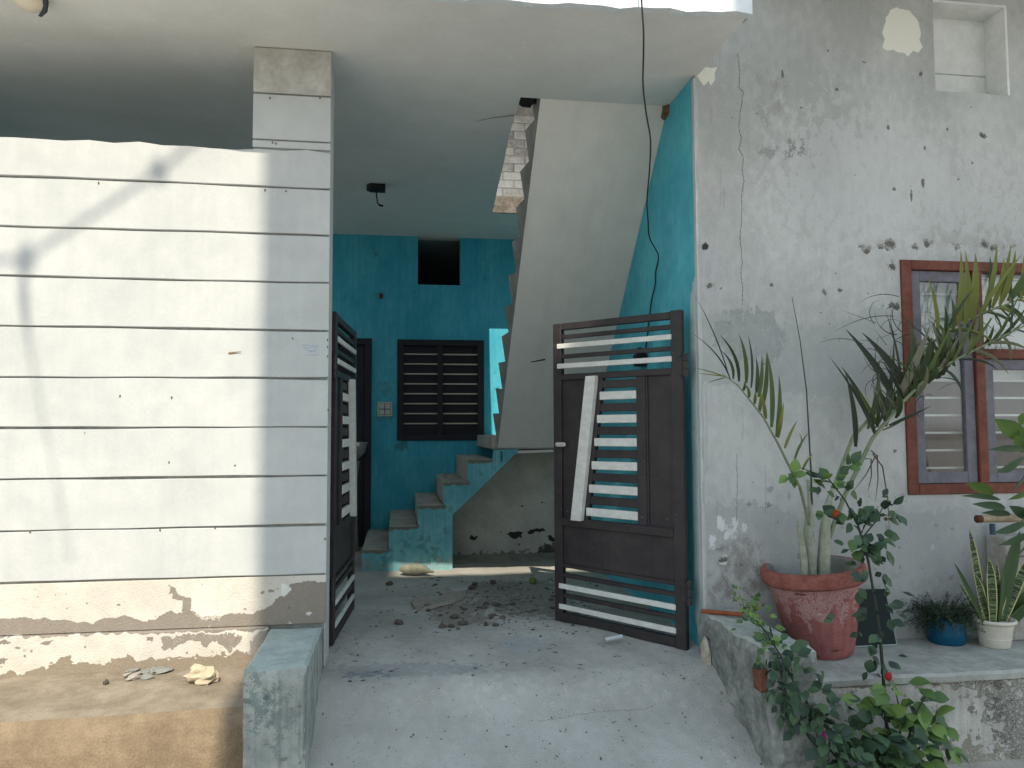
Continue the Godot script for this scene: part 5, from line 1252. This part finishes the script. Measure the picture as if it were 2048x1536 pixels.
	var rb: Array = [on_z(1736, 1120, Z - 0.07), on_z(1725, 1075, Z - 0.05), on_z(1750, 1045, Z - 0.05), on_z(1768, 1010, Z - 0.06)]
	var cm2 := MB.new(); cm2.tube(rb, [0.005, 0.004, 0.003, 0.002], 6); part(rose, "cane", cm2, cane)
	sprays(rose, rc.slice(5, 9), 46, 0.0, 1.0, 0.06, 0.045, 0.08, dg + [lg[3], lg[2]])
	sprays(rose, rb, 34, 0.0, 1.0, 0.05, 0.04, 0.07, dg)
	sprays(rose, rc.slice(2, 6), 34, 0.0, 1.0, 0.05, 0.04, 0.07, dg)
	sprays(rose, [on_z(1665, 985, Z - 0.2), on_z(1610, 945, Z - 0.2), on_z(1580, 960, Z - 0.18)], 10, 0.0, 1.0, 0.03, 0.05, 0.08, lg)
	var bud := MB.new(); bud.rock(on_z(1672, 1027, Z - 0.08), Vector3(0.02, 0.018, 0.018), 3, 7, 10, 0.5); part(rose, "dried_bloom", bud, plain(rgb(130, 62, 26), 0.9))
	for q in [[1765, 1030], [1772, 1038], [1755, 1028]]:
		var hb := MB.new(); hb.rock(on_z(q[0], q[1], Z - 0.05), Vector3(0.01, 0.009, 0.009), q[0], 6, 8, 0.5); part(rose, "dried_bud", hb, plain(rgb(96, 72, 40), 0.9))
	# ---- rose bush in front of the ledge
	var bush := thing("low_rose_bush", "low bright green rose bush with small red buds against the pot ledge", "rose bush", Vector3(on_z(1800, 1590, 0.72).x, -0.46, 0.72))
	var b0 := bush.position
	for q in [[[1795, 1500], [1770, 1440], [1735, 1395]], [[1810, 1500], [1830, 1430], [1855, 1385]], [[1790, 1510], [1740, 1470], [1690, 1440]], [[1815, 1520], [1860, 1475], [1880, 1440]], [[1770, 1530], [1700, 1510], [1650, 1490]], [[1800, 1490], [1800, 1420], [1790, 1380]], [[1700, 1545], [1660, 1500], [1620, 1470]]]:
		var pts: Array = [b0, on_z(1795, 1560, 0.73)]
		for p in q: pts.append(on_z(p[0], p[1], 0.74 + rng.randf_range(-0.05, 0.12)))
		var m := MB.new(); m.tube(pts, [0.008, 0.007, 0.006, 0.004, 0.002], 6); part(bush, "cane", m, cane)
		var high: bool = q[2][1] < 1450 and q[2][0] > 1700
		sprays(bush, pts, 24, 0.25, 1.0, 0.055, 0.06, 0.10, (lg + [dg[1]]) if high else (dg + [lg[3]]))
	for q in [[1777, 1353, rgb(150, 20, 34), 0.016], [1645, 1471, rgb(150, 50, 110), 0.018], [1622, 1478, rgb(120, 30, 60), 0.008]]:
		var fl := MB.new(); fl.rock(on_z(q[0], q[1], 0.82), Vector3(q[3], q[3] * 1.2, q[3]), int(q[0]), 7, 9, 0.4); part(bush, "bud", fl, plain(q[2], 0.6))
	# ---- creeper over the broken kerb block
	var cr := thing("creeper", "small-leaved dark creeper tumbling over the broken kerb block", "creeper", on_z(1540, 1270, 0.8))
	var c1: Array = [on_z(1500, 1225, 0.45), on_z(1530, 1262, 0.66), on_z(1560, 1310, 0.86), on_z(1590, 1370, 0.88), on_z(1625, 1420, 0.88), on_z(1660, 1470, 0.86), on_z(1690, 1530, 0.84)]
	var c2: Array = [on_z(1540, 1255, 0.6), on_z(1560, 1330, 0.88), on_z(1570, 1400, 0.88), on_z(1620, 1480, 0.86)]
	for c in [c1, c2]:
		var m := MB.new(); m.tube(c, [0.004, 0.004, 0.004, 0.003, 0.002], 5); part(cr, "stem", m, cane)
	sprays(cr, c1.slice(0, 3), 40, 0.0, 1.0, 0.045, 0.025, 0.05, lg + [dg[3]])
	sprays(cr, c1.slice(2, 7), 70, 0.0, 1.0, 0.05, 0.035, 0.07, dg)
	sprays(cr, c2, 46, 0.1, 1.0, 0.045, 0.035, 0.065, dg)
	var wd := thing("weed", "pale green seedling weed rooted on top of the broken kerb block", "weed", on_y(1495, 1236, 0.19))
	var w0: Vector3 = wd.position
	for q in [[1475, 1180], [1505, 1205], [1520, 1215], [1485, 1210], [1510, 1190]]:
		var e := on_z(q[0], q[1], w0.z + rng.randf_range(-0.03, 0.05))
		var m := MB.new(); m.tube([w0, w0.lerp(e, 0.5) + Vector3(0, 0.015, 0), e], [0.002, 0.0015, 0.001], 4); part(wd, "stem", m, lg[2])
		sprays(wd, [w0.lerp(e, 0.6), e], 5, 0.0, 1.0, 0.014, 0.018, 0.034, lg)
	# ---- feathery shrub in the blue pot
	var bp := on_y(1893, 1285, -0.016)
	var bluep := thing("blue_pot", "squat glossy blue flower pot on the pot ledge", "pot", bp)
	var bm := MB.new(); bm.lathe([[0.0, 0.0], [0.085, 0.0], [0.094, 0.01], [0.1, 0.05], [0.099, 0.09], [0.092, 0.125], [0.086, 0.142], [0.08, 0.142], [0.078, 0.12], [0.0, 0.12]], 36, Transform3D(Basis(), bp), 0.004)
	part(bluep, "body", bm, surf(rgb(14, 72, 100), rgb(24, 90, 120), 0.4, 0.3, 105, 0.1, 6.0))
	var fe := thing("feathery_shrub", "fine feathery dark green shrub spilling out of the blue pot", "shrub", bp + Vector3(0, 0.12, 0))
	var fo := MB.new()
	for i in 210:
		var a := rng.randf() * TAU
		var d := Vector3(cos(a) * rng.randf_range(0.3, 1.3), rng.randf_range(0.15, 1.0), sin(a) * 0.7).normalized()
		var p: Vector3 = bp + Vector3(0, 0.125, 0) + Vector3(cos(a), 0, sin(a)) * rng.randf() * 0.06
		var ln := rng.randf_range(0.09, 0.24) * (1.0 if rng.randf() < 0.85 else 1.25)
		var pts := []
		for k in 8: pts.append(p + d * ln * k / 7.0 + Vector3(0, -0.09, 0) * pow(k / 7.0, 2) * (1.2 - d.y))
		fo.tube(pts, [0.0012], 3)
		for k in range(1, 8):
			for j in 5:
				var q: Vector3 = pts[k] + Vector3(rng.randfn(), rng.randfn(), rng.randfn()) * 0.006
				var e := Vector3(rng.randfn(), rng.randfn() + 0.4, rng.randfn()).normalized() * rng.randf_range(0.010, 0.02)
				fo.ribbon([q, q + e * 0.5, q + e], [0.0015, 0.0042, 0.0005], Vector3(rng.randfn(), 0.1, rng.randfn()))
	var fop := part(fe, "foliage", fo, leafy(rgb(50, 66, 48))); fop.set_meta("kind", "stuff")
	# ---- snake plant
	var wp := on_y(1990, 1292, -0.016)
	var wpot := thing("white_pot", "ringed off-white plastic pot on the pot ledge", "pot", wp)
	var wm := MB.new(); wm.lathe([[0.0, 0.0], [0.070, 0.0], [0.074, 0.006], [0.080, 0.045], [0.083, 0.048], [0.080, 0.052], [0.081, 0.054], [0.091, 0.112], [0.094, 0.114], [0.091, 0.118], [0.093, 0.128], [0.106, 0.130], [0.109, 0.138], [0.108, 0.146], [0.102, 0.150], [0.092, 0.148], [0.09, 0.13], [0.0, 0.13]], 40, Transform3D(Basis(), wp))
	part(wpot, "body", wm, surf(rgb(196, 190, 176), rgb(212, 206, 192), 0.5, 0.3, 106, 0.05, 4.0))
	var sn := thing("snake_plant", "snake plant with banded yellow-edged leaves standing in the white pot", "snake plant", wp + Vector3(0, 0.13, 0))
	var stx := Tex.new(64, 512, Rect2(0, 0, 1, 8), rgb(92, 108, 76), rgb(120, 134, 98), 107, 5.0)
	for i in 70:
		var y := rng.randf() * 8.0
		stx.line(PackedVector2Array([Vector2(0.1, y), Vector2(0.5, y + rng.randf_range(-0.06, 0.06)), Vector2(0.9, y)]), 0.9 * rng.randf_range(0.03, 0.09), rgb(34, 48, 36), 0.85, 0, 0.05, i)
	stx.line(PackedVector2Array([Vector2(0.03, 0), Vector2(0.03, 8)]), 0.13, rgb(186, 180, 120), 1.0, 0, 0.0); stx.line(PackedVector2Array([Vector2(0.97, 0), Vector2(0.97, 8)]), 0.13, rgb(186, 180, 120), 1.0, 0, 0.0)
	var sm := stx.mat(0.45, 0.0); sm.cull_mode = BaseMaterial3D.CULL_DISABLED
	var plainleaf := leafy(rgb(64, 84, 52), 0.45)
	for q in [[1972, 1250, 1950, 1150, 1938, 1055, 25, 0], [1985, 1250, 1984, 1180, 1978, 1116, 19, 0], [1968, 1250, 1940, 1180, 1908, 1125, 8, 1], [1966, 1250, 1935, 1200, 1918, 1165, 11, 0], [1992, 1250, 1996, 1180, 1992, 1122, 14, 0], [1978, 1250, 1962, 1190, 1952, 1150, 16, 0], [2000, 1250, 2012, 1150, 2040, 1062, 24, 1], [2003, 1250, 2030, 1170, 2062, 1110, 20, 0], [2006, 1250, 2040, 1190, 2085, 1160, 18, 1], [1996, 1250, 2004, 1190, 2006, 1140, 14, 1], [2010, 1252, 2035, 1215, 2075, 1195, 40, 1], [1990, 1250, 1972, 1200, 1965, 1160, 14, 1]]:
		var z := wp.z + rng.randf_range(-0.04, 0.05)
		var A := on_z(q[0], q[1], z); var Bm := on_z(q[2], q[3], z + 0.01); var Cc := on_z(q[4], q[5], z + 0.02)
		var m := MB.new()
		var pts := []
		var ws := []
		for i in 10:
			var f := i / 9.0
			pts.append(A.lerp(Bm, f).lerp(Bm.lerp(Cc, f), f)); ws.append(q[6] / 364.0 * [0.6, 0.75, 0.88, 0.97, 1.0, 1.0, 0.95, 0.82, 0.5, 0.03][i])
		m.ribbon(pts, ws, Vector3(1, 0, rng.randf_range(-0.4, 0.5)), 0.3)
		part(sn, "leaf", m, sm if q[7] == 0 else plainleaf)
	# ---- broad-leaved plant at the end of the ledge
	var bl := thing("broad_leaf_plant", "broad-leaved green plant leaning over the white pot", "plant", on_y(2085, 1285, -0.016))
	var ps: Array = [bl.position, on_z(2080, 1150, 0.34), on_z(2070, 1010, 0.36), on_z(2052, 900, 0.38), on_z(2030, 840, 0.4)]
	var pm2 := MB.new(); pm2.tube(ps, [0.008, 0.007, 0.006, 0.004, 0.002], 6); part(bl, "stem", pm2, lg[2])
	for q in [[2045, 880, 1988, 838, 32, 0], [2040, 850, 2046, 826, 16, 1], [2045, 905, 2030, 870, 22, 0], [2045, 920, 1992, 945, 34, 2], [2048, 900, 1975, 900, 16, 2], [2060, 940, 2020, 985, 26, 2], [1985, 990, 1932, 966, 22, 0], [2000, 1000, 1922, 992, 12, 2], [2010, 1018, 1944, 1008, 18, 2], [2020, 1030, 1962, 1026, 16, 2], [2055, 1040, 2018, 1012, 20, 2], [2050, 1050, 1986, 1066, 28, 2], [2060, 1070, 1998, 1090, 28, 2], [2060, 1080, 2030, 1115, 24, 2], [2070, 1010, 2035, 1050, 24, 2], [2070, 980, 2015, 1000, 22, 3]]:
		var z := 0.38 + rng.randf_range(-0.05, 0.06)
		var A := on_z(q[0], q[1], z); var Bt := on_z(q[2], q[3], z + 0.04)
		var m := MB.new()
		var pts := []
		var ws := []
		for i in 8:
			var f := i / 7.0
			pts.append(A.lerp(Bt, f) + Vector3(0, 0.012, 0.01) * 4 * f * (1 - f)); ws.append(q[4] / 345.0 * [0.15, 0.6, 0.9, 1.0, 0.95, 0.75, 0.42, 0.03][i])
		m.ribbon(pts, ws, Vector3(0, 1, 0.8), 0.25)
		part(bl, "leaf", m, [lg[0], lg[1], leafy(rgb(74, 98, 72)), lg[2]][q[5]])

# ---------------------------------------------------------------- loose things
func debris() -> void:
	# dark glass sheet leaning behind the pot
	var g := MB.new()
	var gx0 := 2.36
	var gx1 := 2.685
	var xf := Transform3D(Basis(Vector3.RIGHT, -0.30), Vector3(0, -0.012, 0.125))
	g.box(Vector3(gx0, 0.0, -0.004), Vector3(gx1, 0.30, 0.004), 0.001, xf)
	var gt := thing("glass_sheet", "dark green glass sheet leaning on the wall behind the maroon pot", "glass", Vector3(2.52, -0.012, 0.12))
	part(gt, "sheet", g, plain(rgb(26, 38, 38), 0.45, 0.25))
	var ge := MB.new(); ge.box(Vector3(gx1, 0.0, -0.005), Vector3(gx1 + 0.006, 0.302, 0.006), 0.001, xf); ge.box(Vector3(gx0, -0.001, -0.005), Vector3(gx1, 0.008, 0.0065), 0.001, xf)
	part(gt, "ground_edge", ge, plain(rgb(130, 146, 144), 0.3))
	# wooden stick on the kerb block
	var a := on_y(1402, 1222, 0.215)
	var b := on_y(1492, 1230, 0.21)
	var st := MB.new(); st.tube([a, a.lerp(b, 0.5), b], [0.011, 0.012, 0.011], 8)
	one("wooden_stick", st, surf(rgb(128, 70, 46), rgb(150, 88, 60), 0.7, 0.2, 111, 0.05, 6.0), "reddish brown stick lying on the broken kerb block", "stick", "", "", a)
	# pole held over the snake plant
	var p0 := on_z(1956, 1038, 0.36)
	var p1 := on_z(2120, 1036, 0.30)
	var pt := thing("bamboo_pole", "peeled pale pole poking out above the snake plant", "pole", p1)
	var pm := MB.new(); pm.tube([p0, p0.lerp(p1, 0.3), p0.lerp(p1, 0.6), p1], [0.019, 0.02, 0.019, 0.02], 12); part(pt, "shaft", pm, surf(rgb(160, 140, 112), rgb(190, 172, 144), 0.7, 0.25, 112, 0.1, 10.0))
	var pe := MB.new(); pe.tube([p0 + Vector3(-0.008, 0, 0), p0 + Vector3(0.018, 0, 0)], [0.0205], 12); part(pt, "cut_end", pe, plain(rgb(92, 58, 42), 0.9))
	# carton and pipe against the wall
	var cx := on_z(2000, 1100, 0.12).x
	var ct := thing("carton", "crumpled grey carton standing behind the snake plant", "carton", Vector3(cx + 0.12, -0.015, 0.08))
	part(ct, "box", bx(Vector3(cx, -0.015, 0.01), Vector3(cx + 0.24, 0.56, 0.15), 0.01), surf(rgb(150, 146, 138), rgb(170, 166, 158), 0.9, 0.3, 113, 0.3, 6.0))
	part(ct, "flap", bx(Vector3(cx + 0.004, 0.45, 0.151), Vector3(cx + 0.236, 0.455, 0.156)), M.debris_dark)
	var pp := on_z(1988, 1100, 0.05)
	var pi := MB.new(); pi.tube([Vector3(pp.x, -0.014, 0.05), Vector3(pp.x + 0.004, 0.62, 0.04)], [0.016], 10)
	one("blue_pipe", pi, plain(rgb(58, 78, 96), 0.5), "thin blue-grey pipe upright against the grey wall", "pipe", "", "", Vector3(pp.x, -0.014, 0.05))
	# sack by the stair foot
	var s0 := on_y(800, 1150, 0.0)
	var s1 := on_y(868, 1152, 0.0)
	var sp := []
	for i in 10: sp.append(s0.lerp(s1, i / 9.0) + Vector3(0, 0.05 - 0.018 * maxf(0.0, i - 6) / 3.0, 0.0))
	var sk := MB.new(); sk.tube(sp, [0.018, 0.042, 0.05, 0.052, 0.052, 0.05, 0.046, 0.034, 0.016, 0.008], 14, 0.85)
	one("dusty_bottle", sk, surf(rgb(112, 116, 100), rgb(140, 142, 126), 0.5, 0.2, 114, 0.2, 6.0), "dusty squashed plastic bottle lying at the foot of the stairs", "bottle", "", "", s0.lerp(s1, 0.5))
	# flat broken pieces
	var flat := func(called: String, pix: Array, h: float, lbl: String, mat: Material) -> void:
		var poly := PackedVector2Array()
		var c := Vector3.ZERO
		for q in pix:
			var p := on_y(q[0], q[1], 0.004); poly.append(Vector2(p.x, p.z)); c += p / pix.size()
		var m := MB.new(); m.prism(poly, func(q: Vector2, y: float) -> Vector3: return Vector3(q.x, y + 0.012 + 0.008 * sin(q.x * 19.0 + q.y * 9.0), q.y), -0.012, h)
		one(called, m, mat, lbl, "rubble", "", "", c)
	flat.call("plaster_sheet", [[822, 1208], [832, 1198], [852, 1194], [866, 1200], [880, 1198], [888, 1190], [905, 1188], [928, 1192], [928, 1198], [905, 1208], [880, 1214], [848, 1222], [830, 1219]], 0.012, "thin curled grey plaster sheet on the hallway floor", M.debris)
	flat.call("paper_scrap", [[893, 1176], [915, 1172], [938, 1174], [936, 1180], [905, 1182]], 0.006, "small pale paper scrap among the hallway rubble", plain(rgb(176, 176, 172), 0.9))
	var gb := MB.new(); gb.rock(on_y(1066, 1168, 0.0) + Vector3(0, 0.024, 0), Vector3(0.03, 0.026, 0.028), 12, 7, 10, 0.4)
	one("green_fruit", gb, plain(rgb(112, 124, 58), 0.7), "small wrinkled green fruit on the hallway floor", "fruit", "", "", on_y(1066, 1168, 0.0))
	var ta := on_y(1211, 1279, 0.012)
	var tb := on_y(1243, 1273, 0.012)
	var tm := MB.new(); tm.tube([ta, ta.lerp(tb, 0.6), tb], [0.011, 0.011, 0.012], 10)
	one("paper_tube", tm, plain(rgb(206, 212, 214), 0.7), "short white paper tube under the open gate leaf", "tube", "", "", ta.lerp(tb, 0.5))
	# stones in the dirt
	var k := 0
	for i in 36:
		var px := rng.randf_range(760, 1150)
		var py := rng.randf_range(1160, 1262)
		if i > 18: px = rng.randf_range(850, 1000); py = rng.randf_range(1205, 1258)
		var p := on_y(px, py, 0.0)
		var r := rng.randf_range(0.01, 0.032)
		var m := MB.new(); m.rock(p + Vector3(0, r * 0.35, 0), Vector3(r, r * 0.55, r * 0.8), 200 + i, 5, 7, 0.7)
		one("rubble_lump", m, M.debris_dark if rng.randf() < 0.85 else M.cement, "crumbled mortar lump scattered on the hallway floor", "rubble", "rubble on the hallway floor", "", p)
		k += 1
	# crumbs, dry leaves and twigs nobody could count
	var cr := MB.new()
	for i in 420:
		var px := rng.randf_range(680, 1400)
		var py := rng.randf_range(1160, 1530)
		if i % 2 == 0: px = clampf(1020 + rng.randfn() * 90, 700, 1180); py = clampf(1205 + rng.randfn() * 28, 1158, 1300)
		var p := on_y(px, py, 0.0)
		for j in 5: p = on_y(px, py, floor_h(p.x, p.z))
		if p.x < -0.33 or p.x > 1.56: continue
		var r := rng.randf_range(0.0025, 0.009) if py < 1290 else rng.randf_range(0.0012, 0.0038)
		cr.rock(p + Vector3(0, r * 0.4, 0), Vector3(r * rng.randf_range(0.7, 1.6), r * 0.6, r), 700 + i, 3, 5, 0.6)
	one("crumbs", cr, M.debris_dark, "dark crumbs of mortar strewn over floor and ramp", "crumbs", "", "stuff")
	var lf := MB.new()
	for i in 110:
		var px := rng.randf_range(670, 1400)
		var py := rng.randf_range(1170, 1500)
		var p := on_y(px, py, 0.0)
		for j in 5: p = on_y(px, py, floor_h(p.x, p.z))
		if p.x < -0.33 or p.x > 1.56: continue
		p.y += 0.004
		var an := rng.randf() * TAU
		var d := Vector3(cos(an), 0.1, sin(an)) * rng.randf_range(0.012, 0.05)
		if i % 3 == 0: lf.tube([p, p + d * 0.5 + Vector3(0, 0.006, 0.004), p + d + Vector3(0.003, 0, 0)], [0.0016, 0.0014, 0.0008], 4)
		else: lf.ribbon([p, p + d * 0.25 + Vector3(0, 0.003, 0), p + d * 0.5], [0.002, 0.012, 0.001], Vector3(-sin(an), 0.3, cos(an)), 0.4)
	one("leaf_litter", lf, plain(rgb(72, 62, 46), 0.9), "dry leaf bits and twigs strewn over floor and ramp", "litter", "", "stuff")
